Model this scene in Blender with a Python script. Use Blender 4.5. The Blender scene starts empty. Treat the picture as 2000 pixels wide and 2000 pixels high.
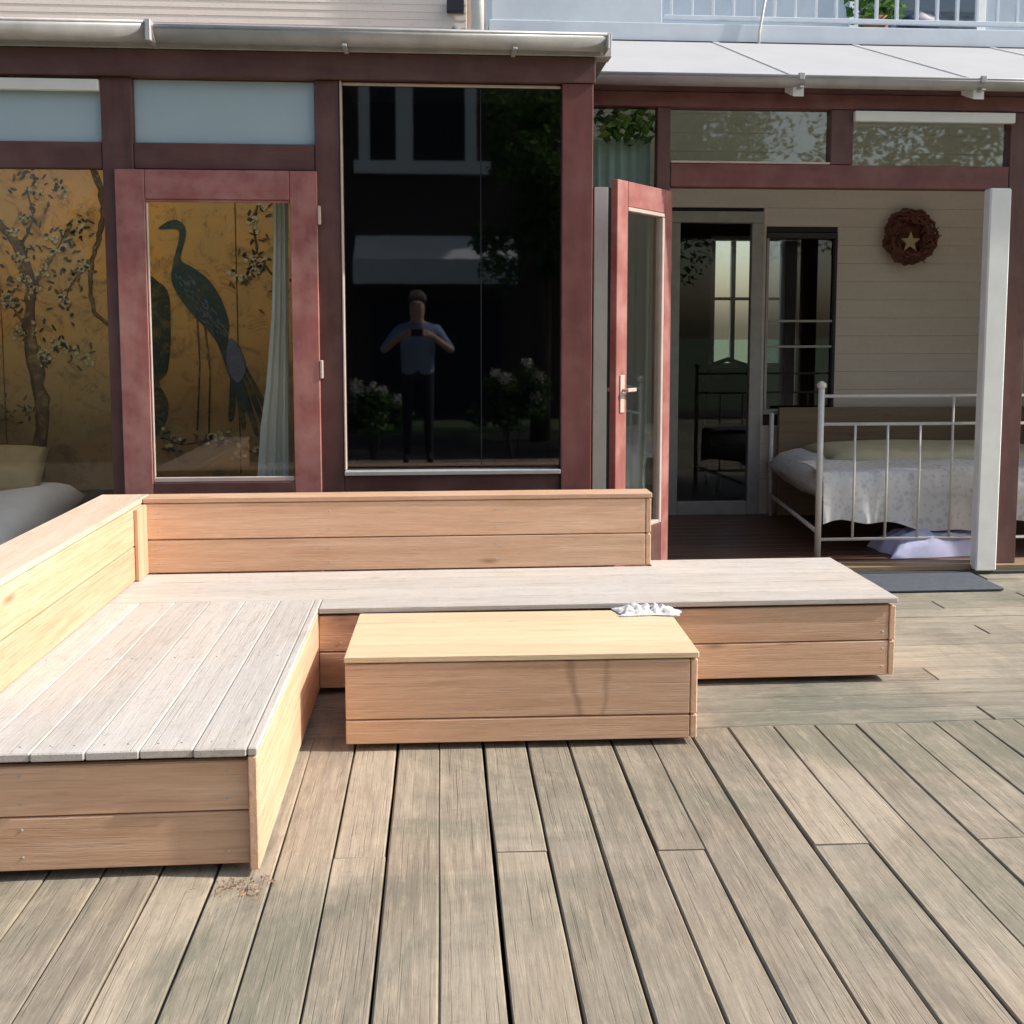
import bpy, bmesh, math, random
from mathutils import Vector, Matrix, Euler
R = math.radians
rnd = random.Random(7)
sc = bpy.context.scene
COL = sc.collection

# ------------------------------------------------------------------ camera, sky, sun, exposure
cd = bpy.data.cameras.new('camera'); cam = bpy.data.objects.new('camera', cd); COL.objects.link(cam)
cam.location = (0, 0, 1.45); cam.rotation_euler = (R(90 - 5), 0, -R(4))
cd.sensor_width = 36; cd.lens = 36; cd.shift_y = -0.0925; cd.clip_end = 600; cd.clip_start = 0.05
sc.camera = cam
SUN = Vector((0.82, -0.085, 0.68)).normalized()          # towards the sun
w = bpy.data.worlds.new('World'); sc.world = w; w.use_nodes = True
nt = w.node_tree; nt.nodes.clear()
sky = nt.nodes.new('ShaderNodeTexSky'); sky.sky_type = 'NISHITA'; sky.sun_disc = False
sky.sun_elevation = math.asin(SUN.z); sky.sun_rotation = math.atan2(SUN.x, SUN.y)
sky.air_density = 1.2; sky.dust_density = 3.0; sky.ozone_density = 1.0
bg = nt.nodes.new('ShaderNodeBackground'); bg.inputs[1].default_value = 0.15
wo = nt.nodes.new('ShaderNodeOutputWorld')
nt.links.new(sky.outputs[0], bg.inputs[0]); nt.links.new(bg.outputs[0], wo.inputs[0])
ld = bpy.data.lights.new('sun', 'SUN'); ld.energy = 4.4; ld.angle = R(0.9); ld.color = (1.0, 0.96, 0.91)
sun = bpy.data.objects.new('sun', ld); COL.objects.link(sun)
sun.location = (6, -3, 9); sun.rotation_euler = (-SUN).to_track_quat('-Z', 'Y').to_euler()
sc.view_settings.view_transform = 'Standard'; sc.view_settings.look = 'None'
sc.view_settings.exposure = 0.40; sc.view_settings.gamma = 1
sc.cycles.use_denoising = True
sc.cycles.max_bounces = 10; sc.cycles.transparent_max_bounces = 24

# ------------------------------------------------------------------ materials
class NB:
    def __init__(s, name):
        s.m = bpy.data.materials.new(name); s.m.use_nodes = True
        s.t = s.m.node_tree; s.t.nodes.clear()
        s.out = s.n('ShaderNodeOutputMaterial')
    def n(s, typ, **kw):
        x = s.t.nodes.new(typ)
        for k, v in kw.items(): setattr(x, k, v)
        return x
    def l(s, a, b): s.t.links.new(a, b)
    def val(s, sock, v):
        if hasattr(v, 'is_output'): s.l(v, sock)
        else: sock.default_value = v
    def math(s, op, a, b=0.0, clamp=False):
        x = s.n('ShaderNodeMath', operation=op, use_clamp=clamp); s.val(x.inputs[0], a); s.val(x.inputs[1], b); return x.outputs[0]
    def mix(s, f, a, b, mode='MIX'):
        x = s.n('ShaderNodeMix', data_type='RGBA', blend_type=mode)
        s.val(x.inputs[0], f)
        for i, v in ((6, a), (7, b)):
            if isinstance(v, tuple): v = (*v, 1) if len(v) == 3 else v
            s.val(x.inputs[i], v)
        return x.outputs[2]
    def ramp(s, f, a, b):
        x = s.n('ShaderNodeMapRange', clamp=True); s.val(x.inputs[0], f); x.inputs[1].default_value = a; x.inputs[2].default_value = b
        return x.outputs[0]
    def objco(s, scale, shift=13.0):
        tc = s.n('ShaderNodeTexCoord'); oi = s.n('ShaderNodeObjectInfo')
        ad = s.n('ShaderNodeVectorMath', operation='MULTIPLY_ADD')
        cmb = s.n('ShaderNodeCombineXYZ')
        for i, f in enumerate((1.0, 0.7, 1.3)):
            s.l(s.math('MULTIPLY', oi.outputs['Random'], shift * f * 3), cmb.inputs[i])
        s.l(tc.outputs['Object'], ad.inputs[0]); ad.inputs[1].default_value = scale; s.l(cmb.outputs[0], ad.inputs[2])
        return ad.outputs[0], oi.outputs['Random']
    def world(s, scale):
        g = s.n('ShaderNodeNewGeometry'); m = s.n('ShaderNodeVectorMath', operation='MULTIPLY')
        s.l(g.outputs['Position'], m.inputs[0]); m.inputs[1].default_value = scale
        return m.outputs[0]
    def noise(s, vec, scale=1.0, detail=4, rough=.55, dist=0.0):
        x = s.n('ShaderNodeTexNoise'); s.l(vec, x.inputs['Vector']); x.inputs['Scale'].default_value = scale
        x.inputs['Detail'].default_value = detail; x.inputs['Roughness'].default_value = rough; x.inputs['Distortion'].default_value = dist
        return x.outputs[0]
    def bsdf(s, col, rough=.6, bump=None, bstr=.2, bdist=.004, metal=0, **kw):
        p = s.n('ShaderNodeBsdfPrincipled')
        if isinstance(col, tuple): col = (*col, 1) if len(col) == 3 else col
        s.val(p.inputs['Base Color'], col); s.val(p.inputs['Roughness'], rough); p.inputs['Metallic'].default_value = metal
        if bump is not None:
            b = s.n('ShaderNodeBump'); b.inputs['Strength'].default_value = bstr; b.inputs['Distance'].default_value = bdist
            s.l(bump, b.inputs['Height']); s.l(b.outputs[0], p.inputs['Normal'])
        for k, v in kw.items(): s.val(p.inputs[k], v)
        s.l(p.outputs[0], s.out.inputs[0]); return p

def wood(name, light, dark, grain=1.0, var=.25, weather=None, wamt=0.0, rough=.62, knots=.5, algae=None, crack=0.0, stain=None):
    """Sawn wood, grain along the board's own X."""
    b = NB(name)
    v, rn = b.objco((1.0, 1.0, 1.0))
    st = b.n('ShaderNodeVectorMath', operation='MULTIPLY'); b.l(v, st.inputs[0]); st.inputs[1].default_value = (0.9, 14, 14)
    g1 = b.noise(st.outputs[0], 2.2 * grain, 5, .6, .6)
    st2 = b.n('ShaderNodeVectorMath', operation='MULTIPLY'); b.l(v, st2.inputs[0]); st2.inputs[1].default_value = (3.0, 60, 60)
    g2 = b.noise(st2.outputs[0], 3.0, 4, .7)
    st3 = b.n('ShaderNodeVectorMath', operation='MULTIPLY'); b.l(v, st3.inputs[0]); st3.inputs[1].default_value = (2.2, 7, 7)
    vo = b.n('ShaderNodeTexVoronoi'); b.l(st3.outputs[0], vo.inputs['Vector']); vo.inputs['Scale'].default_value = 1.1
    kn = b.math('SUBTRACT', 1.0, b.ramp(vo.outputs['Distance'], .02, .14))
    col = b.mix(b.ramp(g1, .3, .72), light, dark)
    col = b.mix(b.math('MULTIPLY', b.ramp(g2, .45, .8), .35), col, tuple(c * .55 for c in dark))
    col = b.mix(b.math('MULTIPLY', kn, knots), col, tuple(c * .42 for c in dark))
    tone = b.math('ADD', b.math('MULTIPLY', rn, var * 2), 1 - var)
    col = b.mix(1.0, col, tone, 'MULTIPLY')
    if weather:
        wn = b.noise(b.world((1.6, 1.6, 1.6)), 1.3, 6, .62, .4)
        col = b.mix(b.math('MULTIPLY', b.ramp(wn, .35, .7), wamt), col, weather)
        wn2 = b.noise(b.world((1, 1, 1)), 22, 4, .7)
        col = b.mix(b.math('MULTIPLY', b.ramp(wn2, .52, .75), .28), col, tuple(c * .5 for c in dark))
    if algae:
        an = b.noise(b.world((1, 1, 1)), .9, 6, .66, .9)
        col = b.mix(b.math('MULTIPLY', b.ramp(an, .47, .62), .8), col, algae)
        an2 = b.noise(b.world((1, 1, 1)), 3.4, 6, .7)
        col = b.mix(b.math('MULTIPLY', b.ramp(an2, .55, .75), .40), col, (.10, .085, .07))
        an3 = b.noise(b.world((1, 1, 1)), 55, 3, .7)
        col = b.mix(b.math('MULTIPLY', b.ramp(an3, .6, .75), .16), col, (.42, .41, .37))
        an4 = b.noise(b.world((1, .45, 1)), 1.9, 6, .72, .8)
        col = b.mix(b.math('MULTIPLY', b.ramp(an4, .50, .68), .6), col, (.11, .092, .075))
    if crack:
        st4 = b.n('ShaderNodeVectorMath', operation='MULTIPLY'); b.l(v, st4.inputs[0]); st4.inputs[1].default_value = (1.6, 110, 110)
        g4 = b.noise(st4.outputs[0], 1.6, 3, .6, .3)
        col = b.mix(b.math('MULTIPLY', b.ramp(g4, .60, .68), crack), col, tuple(c * .38 for c in dark))
        st5 = b.n('ShaderNodeVectorMath', operation='MULTIPLY'); b.l(v, st5.inputs[0]); st5.inputs[1].default_value = (4, 30, 30)
        g5 = b.noise(st5.outputs[0], 1.5, 5, .75, .5)
        col = b.mix(b.math('MULTIPLY', b.ramp(g5, .5, .7), crack * .8), col, tuple(min(1, c * 1.45) for c in light))
    if stain:
        tc = b.n('ShaderNodeTexCoord'); sx = b.n('ShaderNodeSeparateXYZ'); b.l(tc.outputs['Object'], sx.inputs[0])
        nz = b.noise(tc.outputs['Object'], 14, 4, .6)
        for (cx, tilt, w_, amt) in stain:
            dx = b.math('SUBTRACT', b.math('ADD', sx.outputs[0], b.math('MULTIPLY', sx.outputs[2], tilt)), cx)
            dx = b.math('ABSOLUTE', b.math('ADD', dx, b.math('MULTIPLY', b.math('SUBTRACT', nz, .5), .05)))
            f = b.math('SUBTRACT', 1.0, b.ramp(dx, .002, w_))
            col = b.mix(b.math('MULTIPLY', f, amt), col, tuple(c * .45 for c in dark))
    h = b.math('ADD', b.math('MULTIPLY', g2, .7), b.math('MULTIPLY', g1, .6))
    if crack: h = b.math('SUBTRACT', h, b.math('MULTIPLY', b.ramp(g4, .58, .68), .9))
    b.bsdf(col, rough, h, .5 if crack else .35, .004 if crack else .003)
    return b.m

def paint(name, col, var=.18, rough=.5, fade=None, famt=.4):
    b = NB(name)
    v, rn = b.objco((1.5, 9, 9))
    n1 = b.noise(v, 2.0, 5, .6)
    n2 = b.noise(b.world((1, 1, 1)), 5.0, 5, .65)
    c = b.mix(b.ramp(n1, .35, .75), col, tuple(x * (1 - 2 * var) for x in col))
    if fade: c = b.mix(b.math('MULTIPLY', b.ramp(n2, .42, .66), famt), c, fade)
    n3 = b.noise(b.world((1, 1, 1)), 40, 3, .7)
    c = b.mix(b.math('MULTIPLY', b.ramp(n3, .56, .7), .25), c, tuple(x * .55 for x in col))
    b.bsdf(c, rough, n1, .15, .003)
    return b.m

def plain(name, col, rough=.6, metal=0, nscale=12, namt=.18, bstr=.1):
    b = NB(name)
    n = b.noise(b.world((1, 1, 1)), nscale, 5, .6)
    c = b.mix(b.math('MULTIPLY', b.ramp(n, .4, .7), namt * 2), col, tuple(x * .55 for x in col))
    b.bsdf(c, rough, n, bstr, .004, metal)
    return b.m

def glass(name, f0=.05, tint=(.92, .96, .95), power=5.0, rough=0.0, wav=0.0):
    b = NB(name)
    g = b.n('ShaderNodeNewGeometry')
    d = b.n('ShaderNodeVectorMath', operation='DOT_PRODUCT'); b.l(g.outputs['Normal'], d.inputs[0]); b.l(g.outputs['Incoming'], d.inputs[1])
    c = b.math('ABSOLUTE', d.outputs['Value'])
    f = b.math('ADD', b.math('MULTIPLY', b.math('POWER', b.math('SUBTRACT', 1.0, c, True), power), 1 - f0), f0, True)
    tr = b.n('ShaderNodeBsdfTransparent'); tr.inputs[0].default_value = (*tint, 1)
    gl = b.n('ShaderNodeBsdfGlossy'); gl.inputs['Roughness'].default_value = rough
    if wav:
        bp = b.n('ShaderNodeBump'); bp.inputs['Strength'].default_value = wav; bp.inputs['Distance'].default_value = .002
        b.l(b.noise(b.world((1, 1, 1)), 2.2, 2, .5), bp.inputs['Height']); b.l(bp.outputs[0], gl.inputs['Normal'])
    mx = b.n('ShaderNodeMixShader'); b.l(f, mx.inputs[0]); b.l(tr.outputs[0], mx.inputs[1]); b.l(gl.outputs[0], mx.inputs[2])
    b.l(mx.outputs[0], b.out.inputs[0]); return b.m

def translucent(name, col, t=.5, gloss=.03, rough=.3, nscale=3.0):
    b = NB(name)
    n = b.noise(b.world((1, 1, 1)), nscale, 5, .65)
    c = b.mix(b.math('MULTIPLY', b.ramp(n, .45, .75), .3), col, tuple(x * .78 for x in col))
    df = b.n('ShaderNodeBsdfDiffuse'); b.l(c, df.inputs[0])
    tl = b.n('ShaderNodeBsdfTranslucent'); b.l(c, tl.inputs[0])
    gl = b.n('ShaderNodeBsdfGlossy'); gl.inputs['Roughness'].default_value = rough
    m1 = b.n('ShaderNodeMixShader'); m1.inputs[0].default_value = t; b.l(df.outputs[0], m1.inputs[1]); b.l(tl.outputs[0], m1.inputs[2])
    m2 = b.n('ShaderNodeMixShader'); m2.inputs[0].default_value = gloss; b.l(m1.outputs[0], m2.inputs[1]); b.l(gl.outputs[0], m2.inputs[2])
    b.l(m2.outputs[0], b.out.inputs[0]); return b.m

def spots(name, base, cols, scale=26, amt=.6, rough=.85):
    """Cloth with a small scattered print."""
    b = NB(name)
    c = base
    for i, cc in enumerate(cols):
        v = b.n('ShaderNodeTexVoronoi'); b.l(b.world((1 + .13 * i, 1 - .1 * i, 1)), v.inputs['Vector']); v.inputs['Scale'].default_value = scale * (1 + .27 * i)
        f = b.math('SUBTRACT', 1.0, b.ramp(v.outputs['Distance'], .16, .34))
        c = b.mix(b.math('MULTIPLY', f, amt), c, cc)
    n = b.noise(b.world((1, 1, 1)), 9, 4, .6)
    b.bsdf(c, rough, n, .3, .01)
    return b.m

M = {}
M['deck'] = wood('weathered decking', (.375, .31, .225), (.21, .168, .12), 1.0, .27, (.30, .265, .21), .6, .85, .5, (.145, .142, .10), .38)
M['deck_cross'] = wood('weathered cross decking', (.36, .31, .23), (.20, .168, .125), 1.0, .24, (.28, .265, .215), .6, .85, .4, (.115, .12, .088), .36)
M['larch'] = wood('fresh larch boards', (.71, .465, .31), (.56, .325, .19), .9, .12, None, 0, .55, .8, None, .16)
M['larch_cap_lit'] = wood('larch cap board with painted sun', (.74, .58, .45), (.62, .46, .33), .9, .06, None, 0, .6, .6, None, .14)  # same larch, lightened as if the top caught more sun
M['larch_knot'] = wood('fresh larch board with dark grain', (.71, .465, .31), (.56, .325, .19), .9, .12, None, 0, .55, .8, None, .16, [(.19, .22, .022, .6), (.30, -.05, .016, .4)])
M['larch_top'] = wood('bleached larch seat boards', (.54, .485, .425), (.42, .37, .315), .8, .12, (.47, .45, .43), .75, .7, .45, None, .28)
M['larch_yellow'] = wood('honey coloured lid boards', (.72, .56, .37), (.62, .45, .27), .8, .05, None, 0, .5, .45, None, .12)
M['under'] = plain('dark plinth timber', (.05, .035, .025), .9)
M['red'] = paint('dull red stained timber', (.165, .048, .042), .18, .55, (.21, .095, .08), .6)
M['red_dark'] = paint('brown red stained timber', (.115, .045, .038), .2, .6, (.15, .082, .068), .6)
M['red_door'] = paint('faded red door paint', (.34, .115, .10), .18, .55, (.45, .235, .205), .7)
M['bead'] = plain('pale glazing bead', (.55, .44, .38), .4)
M['alu'] = plain('grey aluminium', (.50, .50, .49), .35, .3, 20, .15)
M['gutter'] = plain('zinc grey gutter', (.46, .455, .45), .42, .15, 9, .22)
M['white'] = plain('white painted wood', (.82, .82, .78), .5, 0, 8, .10)
M['white_strip'] = plain('white ventilation strip', (.82, .80, .74), .45, 0, 8, .05)
M['iron'] = plain('white enamelled iron', (.66, .64, .58), .4, 0, 20, .12)
M['grey_frame'] = plain('grey beige door frame paint', (.36, .34, .30), .55)
M['beige'] = paint('beige wall boards', (.60, .515, .42), .05, .7, (.56, .48, .39), .5)
M['siding'] = paint('cream siding', (.90, .76, .66), .04, .6, (.90, .71, .63), .5)
M['balcony'] = plain('pale blue white paint', (.66, .71, .76), .5, 0, 6, .1)
M['shade_wall'] = plain('grey blue render', (.42, .48, .54), .8, 0, 4, .12)
M['glass'] = glass('clear glass', .028, (.97, .98, .97))
M['glass_dark'] = glass('reflective window glass', .085, (.55, .58, .62), 5.0, .022, .06)
M['glass_leaf'] = glass('door leaf glass', .22, (.93, .97, .95), 5.0, .02, .15)
M['glass_trans'] = glass('transom glass', .10, (.84, .90, .88), 5.0, .02, .2)
M['opal'] = translucent('opal transom panel', (.56, .68, .72), .35, .06, .35)
M['poly'] = translucent('white roof sheet', (.70, .70, .70), .48, .05, .35, 2.0)
M['added_rooflight'] = translucent('opal rooflight', (.92, .90, .84), .75)
M['floor_wood'] = wood('brown floor boards', (.13, .062, .035), (.075, .034, .02), 1.0, .15, None, 0, .4, .2)
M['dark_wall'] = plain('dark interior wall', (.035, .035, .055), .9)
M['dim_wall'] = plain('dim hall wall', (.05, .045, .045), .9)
M['mat_grey'] = plain('dark grey rubber mat', (.075, .085, .105), .8, 0, 30, .3)
M['stone'] = plain('dark threshold strip', (.03, .033, .04), .7)
M['black'] = plain('black cloth', (.012, .012, .016), .8)
M['roofing'] = plain('grey roofing felt', (.18, .18, .18), .9)
M['floral'] = spots('floral cotton quilt', (.72, .70, .66), [(.38, .42, .38), (.56, .48, .52), (.44, .47, .55)], 15, .5)
M['cream_cloth'] = plain('cream blanket', (.62, .56, .36), .9, 0, 9, .2, .4)
M['white_cloth'] = plain('white sheet', (.82, .83, .87), .9, 0, 6, .1, .4)
M['tan_cloth'] = plain('tan pillowcase', (.46, .36, .20), .9, 0, 8, .2, .4)
M['lilac'] = plain('lilac cloth', (.58, .58, .78), .9, 0, 9, .2, .4)
M['rag'] = spots('grey speckled cloth', (.60, .59, .57), [(.22, .22, .22), (.36, .36, .35)], 40, .6)
M['curtain'] = translucent('pale green white curtain', (.78, .80, .72), .4, 0)
M['teal_curtain'] = translucent('pale teal curtain', (.86, .93, .90), .4, 0)
M['wicker'] = paint('red brown wicker', (.16, .050, .028), .3, .7)
M['headboard'] = wood('dark wood headboard', (.27, .19, .11), (.19, .125, .07), 1, .1)
M['leaf'] = None
def leafmat(name, a, b_, t=.3):
    b = NB(name)
    oi = b.n('ShaderNodeNewGeometry')
    c = b.mix(oi.outputs['Random Per Island'], a, b_)
    df = b.n('ShaderNodeBsdfDiffuse'); b.l(c, df.inputs[0])
    tl = b.n('ShaderNodeBsdfTranslucent'); b.l(c, tl.inputs[0])
    m1 = b.n('ShaderNodeMixShader'); m1.inputs[0].default_value = t; b.l(df.outputs[0], m1.inputs[1]); b.l(tl.outputs[0], m1.inputs[2])
    b.l(m1.outputs[0], b.out.inputs[0]); return b.m
M['leaf'] = leafmat('green foliage', (.05, .11, .03), (.13, .22, .06))
M['leaf_bright'] = leafmat('bright green foliage', (.06, .14, .03), (.16, .27, .08))
M['petal'] = leafmat('cream hydrangea petals', (.50, .46, .40), (.62, .60, .54), .2)
M['bark'] = plain('bark', (.10, .075, .055), .9, 0, 14, .4, .6)
M['brick'] = plain('dark brick', (.085, .055, .045), .9, 0, 20, .3)
M['lawn'] = plain('lawn', (.055, .085, .03), .95, 0, 6, .4)
M['added_soil'] = plain('dark soil', (.022, .017, .012), .95, 0, 9, .4, .6)
M['navy'] = plain('navy plastic', (.03, .04, .10), .5)
M['terracotta'] = plain('terracotta', (.35, .15, .08), .8)
M['shirt'] = plain('blue grey shirt', (.18, .24, .36), .9)
M['trousers'] = plain('dark trousers', (.010, .011, .015), .9)
M['skin'] = plain('skin', (.45, .29, .22), .6)
M['hair'] = plain('hair', (.10, .07, .05), .8)
# painted gold screen
def goldmat():
    b = NB('gold painted panel')
    wv = b.world((1, 1, 1))
    n1 = b.noise(wv, 1.3, 5, .6, .8); n2 = b.noise(wv, 5, 7, .75, 1.6); n3 = b.noise(wv, 17, 5, .7)
    c = b.mix(b.ramp(n1, .35, .65), (.80, .41, .10), (.56, .36, .13))
    c = b.mix(b.math('MULTIPLY', b.ramp(n2, .5, .66), .85), c, (.19, .10, .04))
    c = b.mix(b.math('MULTIPLY', b.ramp(n3, .55, .72), .5), c, (.58, .44, .22))
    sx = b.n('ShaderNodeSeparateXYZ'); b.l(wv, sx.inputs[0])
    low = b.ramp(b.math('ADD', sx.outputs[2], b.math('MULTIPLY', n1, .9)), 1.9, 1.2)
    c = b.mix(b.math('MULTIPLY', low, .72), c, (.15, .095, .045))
    b.bsdf(c, .55); return b.m
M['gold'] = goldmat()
def brush(name, col, ground=(.40, .25, .085), amt=.75, sc_=9):
    b = NB(name); wv = b.world((1, 1, 1))
    n1 = b.noise(wv, sc_, 6, .72, 1.2); n2 = b.noise(wv, sc_ * 4, 4, .7)
    c = b.mix(b.math('MULTIPLY', b.ramp(n1, .48, .66), amt), col, ground)
    c = b.mix(b.math('MULTIPLY', b.ramp(n2, .5, .7), .35), c, tuple(x * 2.2 for x in col))
    b.bsdf(c, .6); return b.m
M['teal_paint'] = brush('dark teal paint', (.028, .06, .06), (.20, .14, .06), .55)
M['dark_paint'] = brush('dark green paint', (.03, .04, .022), (.26, .17, .06), .7)
M['branch_paint'] = brush('umber paint', (.12, .062, .026), (.40, .24, .08), .8)
M['blossom_paint'] = brush('cream paint', (.58, .50, .30), (.42, .27, .09), .85, 16)
M['greyblue_paint'] = plain('grey blue paint', (.16, .18, .24), .6, 0, 30, .3)

# ------------------------------------------------------------------ object helpers
W = {}
MESH = {}
def put(o, mat4, parent=None):
    COL.objects.link(o)
    o.matrix_basis = mat4
    if parent is not None:
        o.parent = parent
        o.matrix_parent_inverse = W[parent.name].inverted()
    W[o.name] = mat4.copy()
    return o
def tag(o, label=None, cat=None, group=None, kind=None):
    if label: o['label'] = label
    if cat: o['category'] = cat
    if group: o['group'] = group
    if kind: o['kind'] = kind
    return o
def thing(name, loc, label, cat, group=None):
    o = bpy.data.objects.new(name, None); o.empty_display_size = .1
    put(o, Matrix.Translation(loc)); return tag(o, label, cat, group)
def struct(name, loc=(0, 0, 0)):
    o = bpy.data.objects.new(name, None); put(o, Matrix.Translation(loc)); o['kind'] = 'structure'; return o
def cbox(lx, ly, lz, ch):
    """Chamfered box mesh, 44 triangles."""
    key = (round(lx, 4), round(ly, 4), round(lz, 4), round(ch, 4))
    if key in MESH: return MESH[key]
    ch = min(ch, .4 * min(lx, ly, lz))
    h = (lx / 2, ly / 2, lz / 2); vs = []; idx = {}
    for sx in (-1, 1):
        for sy in (-1, 1):
            for sz in (-1, 1):
                s = (sx, sy, sz)
                for ax in range(3):
                    p = [s[i] * (h[i] - (0 if i == ax else ch)) for i in range(3)]
                    idx[(s, ax)] = len(vs); vs.append(p)
    fs = []
    for ax in range(3):
        a, b = [i for i in range(3) if i != ax]
        for sg in (-1, 1):
            q = []
            for sa, sb in ((-1, -1), (1, -1), (1, 1), (-1, 1)):
                s = [0, 0, 0]; s[ax] = sg; s[a] = sa; s[b] = sb; q.append(idx[(tuple(s), ax)])
            fs.append(q)
    for e in range(3):                                   # edges parallel to axis e
        a, b = [i for i in range(3) if i != e]
        for sa in (-1, 1):
            for sb in (-1, 1):
                def k(se, ax):
                    s = [0, 0, 0]; s[e] = se; s[a] = sa; s[b] = sb; return idx[(tuple(s), ax)]
                fs.append([k(-1, a), k(1, a), k(1, b), k(-1, b)])
    for sx in (-1, 1):
        for sy in (-1, 1):
            for sz in (-1, 1):
                fs.append([idx[((sx, sy, sz), ax)] for ax in range(3)])
    me = bpy.data.meshes.new('board'); me.from_pydata(vs, [], fs)
    bm = bmesh.new(); bm.from_mesh(me); bmesh.ops.recalc_face_normals(bm, faces=bm.faces); bm.to_mesh(me); bm.free()
    MESH[key] = me; return me
AXROT = {'x': Matrix.Identity(4), 'y': Matrix.Rotation(R(90), 4, 'Z'), 'z': Matrix.Rotation(R(-90), 4, 'Y')}
MATMESH = {}
def box(name, p0, p1, mat, parent=None, axis=None, ch=.003, pre=None, jit=0.0):
    """A board from corner p0 to p1, grain along axis (default: the longest)."""
    d = [p1[i] - p0[i] for i in range(3)]; c = Vector([(p1[i] + p0[i]) / 2 for i in range(3)])
    if axis is None: axis = 'xyz'[max(range(3), key=lambda i: d[i])]
    dims = {'x': (d[0], d[1], d[2]), 'y': (d[1], d[0], d[2]), 'z': (d[2], d[1], d[0])}[axis]
    base = cbox(*dims, ch)
    key = (base.name, mat)
    if key not in MATMESH:
        me = base.copy(); me.materials.append(M[mat]); MATMESH[key] = me
    o = bpy.data.objects.new(name, MATMESH[key])
    m = Matrix.Translation(c) @ AXROT[axis]
    if jit: m = Matrix.Translation(c) @ Euler([rnd.uniform(-jit, jit) for _ in range(3)]).to_matrix().to_4x4() @ AXROT[axis]
    if pre is not None: m = pre @ m
    return put(o, m, parent)
def mesh(name, vs, fs, mat, parent=None, smooth=False, at=(0, 0, 0), pre=None):
    me = bpy.data.meshes.new(name); me.from_pydata([(v[0] - at[0], v[1] - at[1], v[2] - at[2]) for v in vs], [], fs)
    bm = bmesh.new(); bm.from_mesh(me); bmesh.ops.recalc_face_normals(bm, faces=bm.faces); bm.to_mesh(me); bm.free()
    me.materials.append(M[mat])
    if smooth: me.polygons.foreach_set('use_smooth', [True] * len(me.polygons))
    o = bpy.data.objects.new(name, me)
    m = Matrix.Translation(at)
    if pre is not None: m = pre @ m
    return put(o, m, parent)
def tube_data(pts, r, n=8, rr=None):
    vs, fs = [], []
    P = [Vector(p) for p in pts]
    for i, p in enumerate(P):
        t = (P[min(i + 1, len(P) - 1)] - P[max(i - 1, 0)]).normalized()
        u = t.cross(Vector((.13, .21, .97))); 
        if u.length < .05: u = t.cross(Vector((1, 0, 0)))
        u.normalize(); v = t.cross(u)
        ri = rr[i] if rr else r
        for k in range(n):
            a = 2 * math.pi * k / n; vs.append(p + (u * math.cos(a) + v * math.sin(a)) * ri)
    for i in range(len(P) - 1):
        for k in range(n):
            fs.append([i * n + k, i * n + (k + 1) % n, (i + 1) * n + (k + 1) % n, (i + 1) * n + k])
    fs.append(list(range(n))[::-1]); fs.append(list(range((len(P) - 1) * n, len(P) * n)))
    return vs, fs
def tube(name, pts, r, mat, parent=None, n=8, rr=None):
    vs, fs = tube_data(pts, r, n, rr); c = sum((Vector(p) for p in pts), Vector()) / len(pts)
    return mesh(name, vs, fs, mat, parent, True, c)
def extrude(name, poly, y0, y1, mat, parent=None):
    """Polygon in X-Z given as (x, z), solid between y0 and y1."""
    n = len(poly)
    vs = [(x, y0, z) for x, z in poly] + [(x, y1, z) for x, z in poly]
    fs = [list(range(n)), list(range(n, 2 * n))[::-1]] + [[i, (i + 1) % n, n + (i + 1) % n, n + i] for i in range(n)]
    c = (sum(p[0] for p in poly) / n, (y0 + y1) / 2, sum(p[1] for p in poly) / n)
    return mesh(name, vs, fs, mat, parent, at=c)
def pillow(name, c, size, mat, parent=None, rot=(0, 0, 0), seed=0, n=14, p=2.6):
    r2 = random.Random(seed); vs, fs = [], []
    ph = [r2.uniform(0, 6) for _ in range(6)]
    for side in (1, -1):
        for i in range(n + 1):
            for j in range(n + 1):
                u = -1 + 2 * i / n; v = -1 + 2 * j / n
                hgt = max(0, (1 - abs(u) ** p) * (1 - abs(v) ** p)) ** .5
                wob = .10 * math.sin(3.1 * u + ph[0]) * math.sin(2.7 * v + ph[1]) + .07 * math.sin(6.3 * u + ph[2] + 2 * v) + .05 * math.sin(9 * v + ph[3] + 3 * u)
                vs.append((u * size[0] / 2, v * size[1] / 2, side * hgt * size[2] / 2 * (1 + wob)))
    N = (n + 1) * (n + 1)
    for s in range(2):
        for i in range(n):
            for j in range(n):
                a = s * N + i * (n + 1) + j; fs.append([a, a + 1, a + n + 2, a + n + 1])
    me = bpy.data.meshes.new(name); me.from_pydata(vs, [], fs)
    bm = bmesh.new(); bm.from_mesh(me); bmesh.ops.remove_doubles(bm, verts=bm.verts, dist=1e-4); bmesh.ops.recalc_face_normals(bm, faces=bm.faces); bm.to_mesh(me); bm.free()
    me.materials.append(M[mat]); me.polygons.foreach_set('use_smooth', [True] * len(me.polygons))
    o = bpy.data.objects.new(name, me)
    return put(o, Matrix.Translation(c) @ Euler(rot).to_matrix().to_4x4(), parent)
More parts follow.
